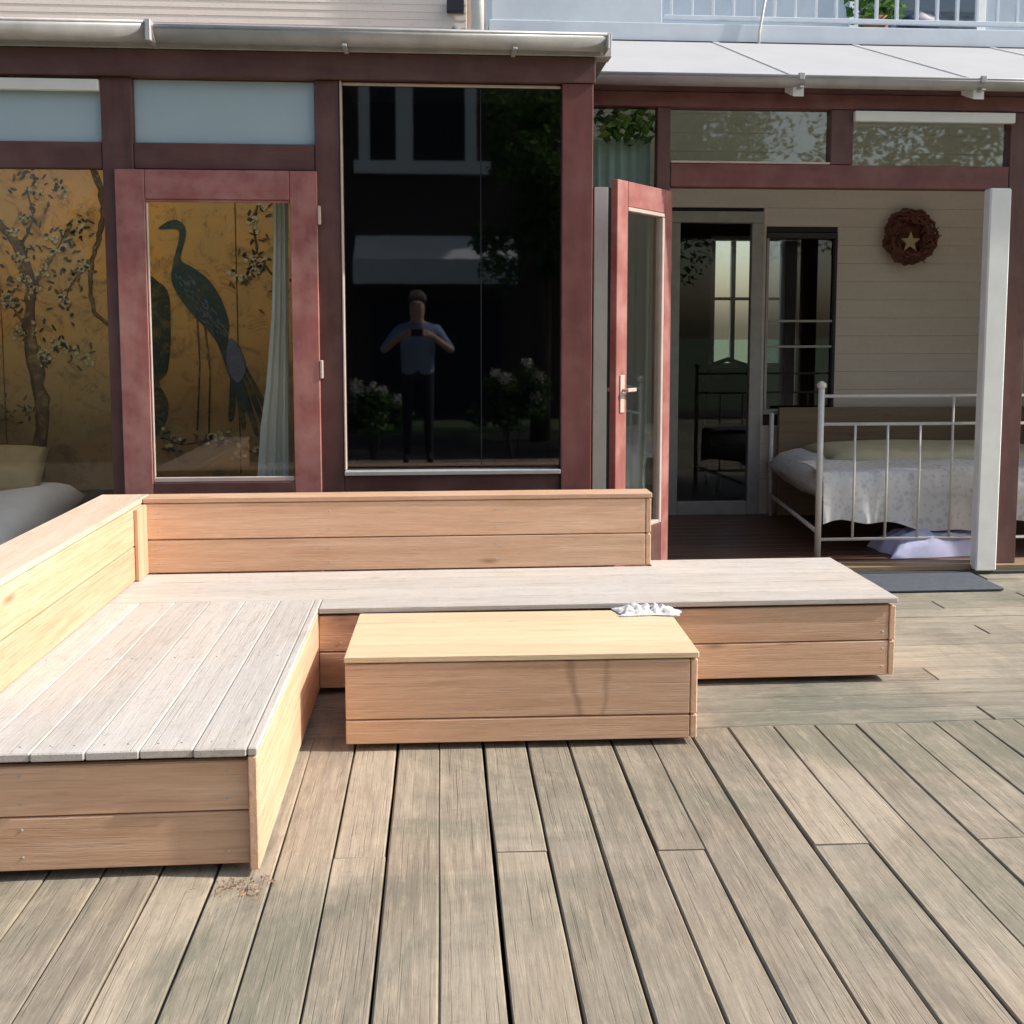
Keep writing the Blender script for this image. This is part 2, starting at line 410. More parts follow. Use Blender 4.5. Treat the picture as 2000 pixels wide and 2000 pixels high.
def leaves(name, centres, mat, parent, per, size, spread, seed, at):
    r2 = random.Random(seed); vs, fs = [], []
    for c, rad in centres:
        for _ in range(per):
            d = Vector((r2.gauss(0, 1), r2.gauss(0, 1), r2.gauss(0, 1))).normalized() * rad * (r2.random() ** .4) * spread
            p = Vector(c) + d; s = size * r2.uniform(.6, 1.3)
            e = Euler((r2.uniform(-1, 1), r2.uniform(-1, 1), r2.uniform(0, 6.3))).to_matrix()
            k = len(vs)
            for q in ((-.5, 0, 0), (0, .28, .06), (.5, 0, 0), (0, -.28, .06)):
                vs.append(p + e @ (Vector(q) * s))
            fs.append([k, k + 1, k + 2, k + 3])
    me = bpy.data.meshes.new(name); me.from_pydata([v - Vector(at) for v in vs], [], fs); me.materials.append(M[mat])
    return put(bpy.data.objects.new(name, me), Matrix.Translation(at), parent)

# ------------------------------------------------------------------ ground and deck
g = mesh('ground', [(-150, -150, -.32), (150, -150, -.32), (150, 150, -.32), (-150, 150, -.32)], [[0, 1, 2, 3]], 'lawn'); g['kind'] = 'structure'
fb = mesh('added_soil_bed', [(-7, -6.5, -.312), (7, -6.5, -.312), (7, -.97, -.312), (-7, -.97, -.312)], [[0, 1, 2, 3]], 'added_soil'); fb['kind'] = 'structure'  # dark sheet added to darken the ground mirrored in the window
deck = struct('deck', (0, 0, 0))
def plank(x0, x1, y0, y1, dz, mat, along='y'):
    """Old sawn plank: worn arrises and edges that wander a little; local X is the grain."""
    ln, wd = y1 - y0, x1 - x0; n = 4; vs, fs = [], []
    jl = [rnd.uniform(-.0016, .0035) for _ in range(n + 1)]; jr = [rnd.uniform(-.0035, .0016) for _ in range(n + 1)]
    tw = rnd.uniform(-.0015, .0015)
    for i in range(n + 1):
        x = -ln / 2 + ln * i / n; a, b = -wd / 2 + jl[i], wd / 2 + jr[i]; c = rnd.uniform(.002, .005); h = tw * (2 * i / n - 1)
        vs += [(x, a, -.028), (x, a, -c + h), (x, a + c, h), (x, b - c, -h), (x, b, -c - h), (x, b, -.028)]
    for i in range(n):
        for k in range(6):
            p, q = i * 6 + k, i * 6 + (k + 1) % 6; fs.append([p, q, q + 6, p + 6])
    fs += [list(range(6)), list(range(n * 6, n * 6 + 6))]
    me = bpy.data.meshes.new('plank'); me.from_pydata(vs, [], fs); me.materials.append(M[mat])
    bm = bmesh.new(); bm.from_mesh(me); bmesh.ops.recalc_face_normals(bm, faces=bm.faces); bm.to_mesh(me); bm.free()
    c = Vector(((x0 + x1) / 2, (y0 + y1) / 2, dz))
    return put(bpy.data.objects.new('plank', me), Matrix.Translation(c) @ AXROT['y'], deck)
bed_ = box('dark_underlay', (-4.6, -.93, -.20), (5.4, 5.75, -.12), 'stone', deck, ch=.001)  # solid dark slab added so the plank gaps look dark
edges = [-.157, -.012, .140, .291, .438, .591, .730, .885, 1.037, 1.202, 1.360, 1.515]
while edges[-1] < 5.2: edges.append(edges[-1] + rnd.uniform(.147, .156))
lefts = [-.302, -.452, -.603, -.754, -.905]
while lefts[-1] > -4.4: lefts.append(lefts[-1] - rnd.uniform(.147, .155))
edges = lefts[::-1] + edges
gaps = [rnd.choice((.0005, .001, .0015, .002, .004)) for _ in edges]
for i, e in enumerate(edges):
    if abs(e + .157) < .01 or abs(e - .14) < .01 or abs(e - .591) < .01 or abs(e - .885) < .01: gaps[i] = .0065
    if abs(e + .603) < .01 or abs(e - .291) < .01 or abs(e - .438) < .01 or abs(e - 1.037) < .01: gaps[i] = .004
for i in range(len(edges) - 1):
    a, b = edges[i] + gaps[i] / 2, edges[i + 1] - gaps[i + 1] / 2
    cuts = [-.95, rnd.choice((.35, .95)) , rnd.choice((2.72, 2.70, 2.73)), 3.555]
    if i % 3 != 1: cuts.pop(2)
    for j in range(len(cuts) - 1):
        dz = rnd.uniform(-.0025, .0015); dx = rnd.uniform(-.0012, .0012)
        plank(a + dx, b + dx, cuts[j] + .0015, cuts[j + 1] - .0015, dz, 'deck')
yy = 3.562; k = 0
while yy < 5.74:
    wd = rnd.uniform(.138, .146)
    xs = [-4.6, -1.9 + .5 * rnd.random(), .55 + (k % 2) * .25, 2.05 + (k % 3) * .55, 5.4]
    for j in range(4):
        dz = rnd.uniform(-.0025, .001)
        box('plank', (xs[j] + .002, yy, -.028 + dz), (xs[j + 1] - .002, yy + wd, dz), 'deck_cross', deck, 'x', .004, jit=.0006)
    yy += wd + rnd.choice((.003, .005, .007)); k += 1

# ------------------------------------------------------------------ corner sofa
sofa = thing('corner_sofa', (-.6, 3.9, 0), 'large L-shaped sofa of larch planks with slatted seats and boxed backrests on the deck', 'sofa')
H = .355
def sb(name, p0, p1, mat='larch', axis=None, ch=.0035, parent=None):
    return box(name, p0, p1, mat, parent or sofa, axis, ch, jit=.0008)
XL, XR, XB, XI = -1.53, 1.852, .962, -1.322              # outer, bench end, backrest end, inner face of side back
XE = -.485                                               # edge of the deep section
YF, YS, YB, YR = 2.634, 3.985, 4.590, 4.705              # deep front, bench front, backrest face, rear
for (x0, x1, y0, y1) in ((-1.5, -.56, 2.74, 2.80), (-1.5, -.56, 3.6, 3.66), (-.4, 1.8, 4.06, 4.12), (-1.5, 1.8, 4.60, 4.66)):
    sb('runner', (x0, y0, 0), (x1, y1, .036), 'under')
for z0, z1 in ((.028, .172), (.176, .319)):
    sb('front_board', (XL, YF + .024, z0), (XE - .027, YF + .048, z1 - (.008 if z1 > .2 else 0)))
    sb('side_board', (XE - .025, YF + .002, z0 - .008), (XE, YS + .022, z1 + (.012 if z1 > .2 else 0)))
    sb('front_board', (XE + .002, YS, z0), (.60, YS + .024, z1)); sb('front_board', (.603, YS, z0), (XR - .027, YS + .024, z1))
    sb('end_board', (XR - .025, YS - .002, z0), (XR, YR, z1))
    sb('rear_board', (XL, YR - .024, z0), (XR - .027, YR, z1))
    sb('side_board', (XL, YF + .056, z0), (XL + .024, YR - .026, z1))
n = 6; x0 = XI - .02; wd = (XE - .026 - x0) / n
for i in range(n):
    sb('seat_plank', (x0 + i * wd + .001, YF + rnd.uniform(-.004, .006), .331), (x0 + (i + 1) * wd - .001, 4.105, H + rnd.uniform(-.001, .001)), 'larch_top')
sb('seat_trim', (XE - .025, YF + .001, .333), (XE + .001, 4.105, H + .001), 'larch_top')
sb('seat_plank', (XL, YF, .331), (x0 - .002, 3.05, H), 'larch_top')
sb('seat_plank', (XE + .004, YS - .010, .331), (XR + .006, 4.106, H), 'larch_top')
for y0, y1 in ((4.108, 4.266), (4.269, 4.427), (4.430, 4.588)):
    sb('seat_plank', (XI - .02, y0, .331), (XR + .006, y1, H + rnd.uniform(-.001, .001)), 'larch_top')
sb('seat_plank', (XB + .004, 4.591, .331), (XR + .006, YR + .003, H), 'larch_top')
for z0, z1 in ((.359, .507), (.511, .671)):
    sb('backrest_board', (XI + .002, YB, z0), (XB - .026, YB + .024, z1))
    sb('backrest_end', (XB - .024, YB, z0), (XB, YR, z1), axis='y')
    sb('backrest_board', (XL, YR - .024, z0), (XB - .026, YR, z1))
    sb('backrest_board', (XI - .024, 3.055, z0), (XI, YB + .024, z1))
    sb('backrest_board', (XL, 3.055, z0), (XL + .024, YR - .026, z1))
    sb('backrest_end', (XL + .026, 3.057, z0), (XI - .026, 3.081, z1))
sb('backrest_cap', (XI + .002, YB - .004, .674), (XB + .003, YR + .003, .697))
sb('backrest_cap', (XL - .004, 3.05, .674), (XI, YR + .003, .697), 'larch_cap_lit', 'y')
sb('corner_board', (XI + .001, YB - .135, .357), (XI + .020, YB - .001, .670), axis='z')
# screw heads where the boards are fixed
sm = None
def screw(x, y, z, nrm, parent):
    global sm
    if sm is None:
        vs = [(.0042 * math.cos(i * .785), .0042 * math.sin(i * .785), 0) for i in range(8)] + [(.0030 * math.cos(i * .785), .0030 * math.sin(i * .785), .0012) for i in range(8)]
        sm = bpy.data.meshes.new('screw'); sm.from_pydata(vs, [], [[i, (i + 1) % 8, 8 + (i + 1) % 8, 8 + i] for i in range(8)] + [list(range(8, 16))]); sm.materials.append(M['gutter'])
    q = {'-y': Matrix.Rotation(R(90), 4, 'X'), '+x': Matrix.Rotation(R(90), 4, 'Y'), '+z': Matrix.Identity(4)}[nrm]
    put(bpy.data.objects.new('screw', sm), Matrix.Translation((x, y, z)) @ q, parent)
for z in (.065, .14, .21, .285):
    for x in (-.57, -1.1): screw(x, YF + .0235, z, '-y', sofa)
    for x in (-.40, .55, .66, 1.80): screw(x, YS - .0005, z, '-y', sofa)
for z in (.40, .47, .55, .63):
    for x in (-1.25, -.5, .25, .92): screw(x, YB - .0005, z, '-y', sofa)
for i in range(n):
    for y in (YF + .05, 3.40, 4.06):
        for f in (.28, .72): screw(x0 + (i + f) * wd, y, H + .0005, '+z', sofa)

# ------------------------------------------------------------------ box table
tab = thing('box_table', (.28, 3.7, 0), 'low rectangular larch box table with honey coloured lid in front of the bench', 'table')
pre = Matrix.Translation((.28, 3.7, 0)) @ Matrix.Rotation(R(-1.2), 4, 'Z') @ Matrix.Translation((-.28, -3.7, 0))
def tb(name, p0, p1, mat='larch', axis=None): return box(name, p0, p1, mat, tab, axis, .0035, pre, 0)
TX0, TX1, TY0, TY1 = -.325, .888, 3.420, 3.948
for y in (3.5, 3.88): tb('runner', (TX0 + .06, y, 0), (TX1 - .06, y + .05, .036), 'under')
for z0, z1 in ((.025, .108), (.112, .306)):
    tb('front_board', (TX0, TY0, z0), (TX1 - .024, TY0 + .024, z1), 'larch_knot' if z0 > .1 else 'larch'); tb('rear_board', (TX0, TY1 - .024, z0), (TX1 - .024, TY1, z1))
    tb('side_board', (TX0, TY0 + .026, z0), (TX0 + .024, TY1 - .026, z1)); tb('side_board', (TX1 - .022, TY0, z0), (TX1 + .002, TY1, z1))
for i in range(4):
    y0 = TY0 - .004 + i * .134
    tb('lid_board', (TX0 - .003, y0 + .0006, .311), (TX1 + .006, y0 + .1334, .334), 'larch_yellow')
from mathutils import noise as mn
vs, fs = [], []; nr = 26
for s_ in (0, 1):
    for i in range(nr + 1):
        for j in range(nr + 1):
            u, v = i / nr - .5, j / nr - .5
            e = 1 + .28 * mn.noise((u * 3, v * 3, 4.2))
            hh = max(0.0, abs(mn.noise((u * 7, v * 6, 1.7))) * .045 + abs(mn.noise((u * 15, v * 13, 8.1))) * .018) * (1 - (2 * max(abs(u), abs(v))) ** 4)
            vs.append((.80 + u * .24 * e, 3.895 + v * .11 * e, .3355 + hh + s_ * .003))
for s_ in (0, 1):
    for i in range(nr):
        for j in range(nr):
            a = s_ * (nr + 1) ** 2 + i * (nr + 1) + j; fs.append([a, a + 1, a + nr + 2, a + nr + 1])
rag = mesh('crumpled_cloth', vs, fs, 'rag', None, True, (.8, 3.895, .335))
tag(rag, 'small crumpled grey speckled cloth lying on the rear corner of the box table lid', 'cloth')

# ------------------------------------------------------------------ red timber extension with dark window and glazed door
L = 5.10
ext = thing('garden_room', (-1.5, L, 0), 'flat-roofed garden room with red brown timber frame, dark window and gold painting inside', 'building')
def eb(name, p0, p1, mat='red_dark', axis=None, parent=None, ch=.003): return box(name, p0, p1, mat, parent or ext, axis, ch)
for x0, x1 in ((-3.90, -3.76), (-2.76, -2.62), (-1.61, -1.465), (-.600, -.482)):
    eb('post', (x0, L + .02, 0), (x1, L + .09, 2.64))
eb('post', (.605, L + .0, 0), (.757, L + .10, 2.64), 'red')
eb('head_beam', (-3.95, L - .01, 2.642), (.765, L + .10, 2.765), 'red_dark')
for x0, x1 in ((-3.757, -2.763), (-2.617, -1.613), (-1.462, -.603)):
    eb('transom_rail', (x0, L + .025, 2.212), (x1, L + .085, 2.335), 'red_dark')
    eb('transom_panel', (x0, L + .05, 2.338), (x1, L + .062, 2.637), 'opal')
for x0, x1 in ((-3.757, -2.763), (-2.617, -1.613)):
    eb('vent_strip', (x0, L + .0, 2.572), (x1, L + .03, 2.625), 'white_strip')
    eb('bottom_rail', (x0, L + .025, .0), (x1, L + .085, .11), 'red_dark')
    eb('pane', (x0, L + .05, .112), (x1, L + .056, 2.210), 'glass')
# glazed door leaf
door = eb('door', (-1.548, L - .008, .07), (-1.410, L + .018, 2.205), 'red_door', 'z')
eb('stile', (-.722, L - .008, .07), (-.592, L + .018, 2.205), 'red_door', 'z', door)
eb('rail', (-1.408, L - .008, 2.066), (-.724, L + .018, 2.205), 'red_door', 'x', door)
eb('rail', (-1.408, L - .008, .07), (-.724, L + .018, .690), 'red_dark', 'x', door)
eb('bead', (-1.408, L - .003, .692), (-.724, L + .012, .716), 'bead', 'x', door)
eb('bead', (-1.408, L - .003, 2.052), (-.724, L + .012, 2.064), 'red_door', 'x', door)
eb('bead', (-1.408, L - .003, .718), (-1.398, L + .012, 2.050), 'bead', 'z', door)
eb('pane', (-1.397, L + .002, .718), (-.726, L + .008, 2.050), 'glass', 'z', door, .001)
for z in (.35, 1.2, 1.95): eb('hinge', (-.590, L - .012, z), (-.576, L + .016, z + .09), 'bead', 'z', door)
# big dark window
win = eb('window', (-.480, L + .02, 0.0), (.603, L + .08, .712), 'red_dark', 'x')
eb('sill', (-.478, L - .012, .716), (.601, L + .075, .738), 'alu', 'x', win)
eb('pane', (-.468, L + .045, .741), (.203, L + .053, 2.638), 'glass_dark', 'z', win, .001)
eb('pane', (.207, L + .045, .741), (.601, L + .053, 2.638), 'glass_dark', 'z', win, .001)
eb('joint', (.2032, L + .047, .741), (.2068, L + .051, 2.638), 'stone', 'z', win, .0003)
eb('bead', (-.479, L + .008, .741), (-.469, L + .06, 2.638), 'bead', 'z', win)
eb('bead', (-.467, L + .03, 2.622), (.600, L + .044, 2.636), 'bead', 'x', win)
# roof slab with rooflight, side walls, floor
eb('roof', (-4.0, L + .10, 2.770), (.84, L + .55, 2.86), 'roofing')
eb('roof', (-4.0, 7.10, 2.770), (.84, 7.49, 2.86), 'roofing', 'x')
eb('roof', (-.60, 5.652, 2.770), (.84, 7.098, 2.86), 'roofing', 'y')
eb('added_rooflight', (-4.0, 5.652, 2.79), (-.602, 7.098, 2.81), 'added_rooflight', 'x')  # unseen opal sheet, added to light the painting below
eb('added_partition', (-.585, L + .092, 0), (-.505, 7.46, 2.768), 'dark_wall', 'y')  # unseen walls added to keep the space behind the window dark
eb('added_partition', (-.503, 6.2, 0), (.64, 6.26, 2.768), 'dark_wall', 'x')
eb('side_wall', (.660, L + .102, 0), (.757, 7.46, 2.768), 'red_dark', 'y')
eb('side_wall', (-3.98, L + .092, 0), (-3.90, 7.46, 2.768), 'red_dark', 'y')
eb('floor', (-3.895, L + .09, -.02), (-.59, 7.46, .045), 'floor_wood', 'x')
eb('floor', (-.50, L + .085, -.02), (.655, 6.195, .045), 'floor_wood', 'x')
# gutter: half round channel, two lengths with a joint
def gutter(parent, x0, x1, yc, zc, r, mat='gutter', name='gutter', n=10):
    vs, fs = [], []
    for x in (x0, x1):
        for rr in (r, r - .006):
            for i in range(n + 1):
                a = math.pi + math.pi * i / n
                vs.append((x, yc + rr * math.cos(a), zc + rr * math.sin(a)))
    m = n + 1
    for i in range(n):
        fs += [[i, i + 1, 2 * m + i + 1, 2 * m + i], [m + i, m + i + 1, 3 * m + i + 1, 3 * m + i], [i, i + 1, m + i + 1, m + i], [2 * m + i, 2 * m + i + 1, 3 * m + i + 1, 3 * m + i]]
    fs += [[0, m, 3 * m, 2 * m], [n, m + n, 3 * m + n, 2 * m + n]]
    g = mesh(name, vs, fs, mat, parent, True, ((x0 + x1) / 2, yc, zc))
    return g
g1 = gutter(ext, -1.315, .80, L - .075, 2.838, .062)
g2 = gutter(ext, -4.05, -1.345, L - .085, 2.848, .072)
tube('gutter_bead', [(-1.31, L - .137, 2.838), (.80, L - .137, 2.838)], .008, 'gutter', g1)
tube('gutter_bead', [(-4.05, L - .157, 2.848), (-1.35, L - .157, 2.848)], .008, 'gutter', g2)
eb('end_cap', (.802, L - .14, 2.772), (.812, L - .012, 2.846), 'gutter', 'y', g1)
eb('bracket', (-1.343, L - .165, 2.765), (-1.318, L - .008, 2.862), 'gutter', 'y', g1)
for x in (-3.1, -2.2, -.45, .35):
    eb('bracket', (x, L - .150, 2.758), (x + .022, L - .009, 2.770), 'gutter', 'y', g1)
eb('roof_edge', (-4.02, L - .010, 2.768), (.845, L + .098, 2.885), 'gutter', 'x')
tube('roof_vent', [(-1.46, L + .25, 2.86), (-1.46, L + .25, 2.93), (-1.46, L + .25, 2.965)], .05, 'roofing', ext, 10, [.05, .055, .03])
tube('roof_vent', [(.09, L + .22, 2.86), (.09, L + .22, 2.935), (.09, L + .22, 2.96)], .03, 'roofing', ext, 10, [.03, .032, .018])

# wall painting inside, behind the glazing
art = thing('wall_painting', (-2.3, 7.40, .35), 'gold ground wall painting of long-necked dark birds and blossom branches behind the glazed door', 'painting')
px = -3.86
for i in range(4):
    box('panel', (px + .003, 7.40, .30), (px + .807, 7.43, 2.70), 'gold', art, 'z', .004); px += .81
def smooth(poly, n=4):
    out = []; m = len(poly)
    for i in range(m):
        p0, p1, p2, p3 = (Vector(poly[(i + d) % m]) for d in (-1, 0, 1, 2))
        for k in range(n):
            t = k / n
            q = .5 * ((2 * p1) + (p2 - p0) * t + (2 * p0 - 5 * p1 + 4 * p2 - p3) * t * t + (3 * p1 - p0 - 3 * p2 + p3) * t ** 3)
            out.append((q.x, q.y))
    return out
r3 = random.Random(3)
def flat(name, polys, mat, y=7.392):
    """Several patches of one paint layer as one thin relief."""
    vs, fs = [], []
    for poly in polys:
        n = len(poly); k = len(vs)
        vs += [(x, y, z) for x, z in poly] + [(x, 7.401, z) for x, z in poly]
        fs += [list(range(k, k + n)), list(range(k + n, k + 2 * n))[::-1]] + [[k + i, k + (i + 1) % n, k + n + (i + 1) % n, k + n + i] for i in range(n)]
    return mesh(name, vs, fs, mat, art, False, (polys[0][0][0], 7.396, polys[0][0][1]))
def oval(cx, cz, a, b, rot, n=8):
    c, s_ = math.cos(rot), math.sin(rot)
    return [(cx + a * math.cos(6.283 * i / n) * c - b * math.sin(6.283 * i / n) * s_, cz + a * math.cos(6.283 * i / n) * s_ + b * math.sin(6.283 * i / n) * c) for i in range(n)]
bird = [(-1.96, 2.14), (-1.89, 2.19), (-1.83, 2.20), (-1.78, 2.16), (-1.775, 2.09), (-1.80, 2.0), (-1.81, 1.92), (-1.73, 1.87), (-1.62, 1.78), (-1.54, 1.65), (-1.49, 1.48), (-1.50, 1.37), (-1.46, 1.22), (-1.36, 0.92), (-1.42, 0.88), (-1.52, 1.18), (-1.59, 1.37), (-1.72, 1.52), (-1.82, 1.65), (-1.88, 1.78), (-1.86, 1.92), (-1.825, 2.05), (-1.82, 2.13), (-1.88, 2.14)]
flat('painted_bird', [smooth(bird)], 'teal_paint')
flat('painted_bird', [smooth([(-2.05, 1.76), (-1.97, 1.77), (-1.9, 1.67), (-1.9, 1.37), (-1.93, 1.14), (-1.99, 1.07), (-1.93, 0.92), (-1.96, 0.77), (-2.05, 0.69), (-2.07, 1.14)])], 'dark_paint')
flat('painted_tail', [smooth([(-1.49, 1.37), (-1.42, 1.31), (-1.38, 1.16), (-1.44, 1.06), (-1.51, 1.18)])], 'greyblue_paint', 7.389)
fe = []
for _ in range(70):
    t = r3.random(); cx = -1.80 + .27 * t + r3.uniform(-.055, .055); cz = 1.80 - .42 * t + r3.uniform(-.05, .05)
    fe.append(oval(cx, cz, r3.uniform(.012, .026), r3.uniform(.003, .006), -1.0 + r3.uniform(-.25, .25), 6))
flat('painted_feathers', fe, 'greyblue_paint', 7.3905)
flat('painted_plumes', [smooth([(-1.44 + .02 * k, 1.2), (-1.36 + .05 * k, .95), (-1.30 + .09 * k, .70 - .05 * k), (-1.33 + .09 * k, .70 - .05 * k), (-1.40 + .05 * k, .95)]) for k in range(-2, 3)], 'dark_paint', 7.394)
def stroke(pts, r0, r1):
    n = len(pts); rr = [(r0 + (r1 - r0) * i / (n - 1)) * r3.uniform(.8, 1.2) for i in range(n)]
    vs, fs = tube_data([(x, 7.398, z) for x, z in pts], .02, 6, rr)
    vs = [(v[0], 7.398 + (v[1] - 7.398) * .2, v[2]) for v in vs]
    return mesh('painted_branch', vs, fs, 'branch_paint', art, True, (pts[0][0], 7.398, pts[0][1]))
def wander(pts, amp=.012, n=5):
    out = []
    for i in range(len(pts) - 1):
        for k in range(n):
            t = k / n; out.append((pts[i][0] * (1 - t) + pts[i + 1][0] * t + r3.uniform(-amp, amp), pts[i][1] * (1 - t) + pts[i + 1][1] * t))
    return out + [pts[-1]]
stroke(wander([(-2.41, 2.62), (-2.34, 2.40), (-2.33, 2.22), (-2.37, 2.07), (-2.43, 1.89), (-2.44, 1.7), (-2.42, 1.56), (-2.30, 1.45)], .006), .024, .014)
stroke(wander([(-3.20, 2.30), (-3.03, 2.17), (-2.90, 1.99), (-2.84, 1.72), (-2.86, 1.40), (-2.80, .95), (-2.84, .40)]), .022, .055)
twigs = [[(-2.84, 1.72), (-2.68, 1.95), (-2.60, 2.10), (-2.46, 2.15)], [(-2.86, 1.4), (-2.98, 1.62), (-3.1, 1.7)], [(-2.90, 1.99), (-2.80, 2.2), (-2.84, 2.42)], [(-2.43, 1.89), (-2.55, 1.78), (-2.62, 1.62)], [(-2.83, 1.2), (-2.66, 1.32), (-2.52, 1.28)],
         [(-1.20, 2.5), (-1.32, 2.2), (-1.28, 1.95), (-1.40, 1.75)], [(-1.28, 1.95), (-1.16, 1.8), (-1.14, 1.6)], [(-2.1, .75), (-1.85, .62), (-1.6, .66), (-1.3, .55)]]
for tw_ in twigs: stroke(wander(tw_, .008, 4), .011, .005)
stroke([(-1.71, 1.52), (-1.70, 1.2), (-1.73, .72)], .008, .007); stroke([(-1.66, 1.48), (-1.63, 1.15), (-1.65, .70)], .008, .007)
for tw_ in twigs + [[(-2.96, 2.06), (-2.88, 1.83), (-2.98, 1.66)], [(-2.91, 2.46), (-2.66, 2.44)], [(-3.07, .9), (-2.9, .8)]]:
    for (x, z) in wander(tw_, .05, 2):
        flat('painted_leaves', [oval(x + r3.gauss(0, .05), z + r3.gauss(0, .05), r3.uniform(.015, .03), r3.uniform(.006, .011), r3.uniform(0, 3.1), 6) for _ in range(7)], r3.choice(('dark_paint', 'branch_paint')), 7.394)
        if r3.random() < .6:
            cx, cz = x + r3.gauss(0, .04), z + r3.gauss(0, .04)
            flat('painted_blossom', [oval(cx + r3.gauss(0, .026), cz + r3.gauss(0, .026), r3.uniform(.010, .022), r3.uniform(.008, .016), r3.uniform(0, 3), 7) for _ in range(8)], 'blossom_paint', 7.391)

# low bed and pillow inside the garden room
lb = thing('low_bed', (-3.0, 6.4, .045), 'low bed with white sheet beside the gold painting, seen through the fixed pane', 'bed')
preb = Matrix.Translation((-2.28, 5.4, 0)) @ Matrix.Rotation(R(7), 4, 'Z')
box('bed_base', (-1.3, .05, .045), (-.02, 1.9, .17), 'under', lb, 'y', .01, preb)
mt = pillow('mattress', preb @ Vector((-.66, .97, .27)), (1.36, 1.96, .26), 'white_cloth', lb, (0, 0, R(7)), 3, 18, 9)
pl = pillow('pillow', (-2.98, 7.02, .50), (.62, .42, .20), 'tan_cloth', None, (R(38), 0, R(7)), 8, 14)
tag(pl, 'tan pillow propped at the head of the low bed under the painting', 'pillow')

# gathered curtain behind the door glass
def curtain(name, prof, y, amp, folds, mat, label, cat='curtain'):
    """prof: list of (z, x0, x1); pleats across, solid 4 mm."""
    vs, fs = [], []; n = 48
    for side in (0, 1):
        for z, x0, x1 in prof:
            for i in range(n + 1):
                t = i / n
                vs.append((x0 + (x1 - x0) * t, y + side * .004 + amp * math.sin(t * folds * 6.283 + z * .6) + .3 * amp * math.sin(t * folds * 14 + 1.3), z))
    m = len(prof); N = m * (n + 1)
    for s in (0, 1):
        for j in range(m - 1):
            for i in range(n):
                a = s * N + j * (n + 1) + i; fs.append([a, a + 1, a + n + 2, a + n + 1])
    for j in range(m - 1):
        for i in (0, n):
            a = j * (n + 1) + i; fs.append([a, a + n + 1, N + a + n + 1, N + a])
    o = mesh(name, vs, fs, mat, None, True, ((prof[0][1] + prof[0][2]) / 2, y, prof[-1][0])); return tag(o, label, cat)
curtain('curtain', [(2.12, -.83, -.755), (1.9, -.832, -.76), (1.5, -.85, -.765), (1.15, -.885, -.768), (.95, -.915, -.77), (.6, -.945, -.77), (.09, -.97, -.772)], 5.26, .012, 3, 'curtain', 'pale gathered curtain hanging behind the glass of the red door')

# ------------------------------------------------------------------ main house: rear wall, siding, balcony
house = thing('house', (1, 7.5, 0), 'main house wall with beige boards, cream siding, downpipe and white railed balcony above the roofs', 'house')
B = 7.5
def hb(name, p0, p1, mat='beige', axis=None, parent=None, ch=.003): return box(name, p0, p1, mat, parent or house, axis, ch)
openings = [(1.66, 2.385, .05, 2.30), (2.405, 2.945, .80, 2.15)]
z = .05
while z < 3.40:
    z1 = z + .134; cuts = [(.76, 5.2)]
    for (a, b, c, d) in openings:
        if z1 > c + .01 and z < d - .01:
            nc = []
            for (p, q) in cuts:
                if b <= p or a >= q: nc.append((p, q)); continue
                if a - p > .02: nc.append((p, a))
                if q - b > .02: nc.append((b, q))
            cuts = nc
    for p, q in cuts: hb('wall_board', (p, B - .012, z), (q, B + .01, z1 - .0012), 'beige', 'x', ch=.0015)
    z += .134
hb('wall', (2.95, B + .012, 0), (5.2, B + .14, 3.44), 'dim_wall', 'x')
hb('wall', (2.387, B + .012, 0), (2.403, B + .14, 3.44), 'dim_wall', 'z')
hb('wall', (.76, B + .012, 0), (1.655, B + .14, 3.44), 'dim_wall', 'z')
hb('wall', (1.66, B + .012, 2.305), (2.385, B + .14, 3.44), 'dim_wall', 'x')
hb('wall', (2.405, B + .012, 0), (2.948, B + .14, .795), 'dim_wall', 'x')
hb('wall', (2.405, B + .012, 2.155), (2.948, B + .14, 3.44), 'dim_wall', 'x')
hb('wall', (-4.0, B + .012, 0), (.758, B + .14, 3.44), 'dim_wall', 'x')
# glazed inner door
idr = hb('inner_door', (1.662, B - .03, .05), (1.758, B + .03, 2.215), 'grey_frame', 'z')
hb('stile', (2.292, B - .03, .05), (2.383, B + .03, 2.215), 'grey_frame', 'z', idr)
hb('rail', (1.662, B - .032, 2.217), (2.383, B + .03, 2.298), 'grey_frame', 'x', idr)
hb('rail', (1.760, B - .03, .05), (2.290, B + .03, .150), 'grey_frame', 'x', idr)
hb('pane', (1.760, B - .003, .152), (2.290, B + .003, 2.215), 'glass', 'z', idr, .001)
# inner window
iw = hb('inner_window', (2.407, B - .02, .802), (2.943, B + .04, .84), 'grey_frame', 'x')
hb('frame', (2.407, B - .02, 2.108), (2.943, B + .04, 2.148), 'dim_wall', 'x', iw)
hb('frame', (2.407, B - .02, .842), (2.428, B + .04, 2.106), 'grey_frame', 'z', iw)
hb('frame', (2.922, B - .02, .842), (2.943, B + .04, 2.106), 'dim_wall', 'z', iw)
for zz in (1.30, 1.49): hb('glazing_bar', (2.43, B - .01, zz), (2.92, B + .012, zz + .018), 'grey_frame', 'x', iw)
hb('pane', (2.43, B + .014, .842), (2.92, B + .018, 2.106), 'glass_dark', 'z', iw, .001)
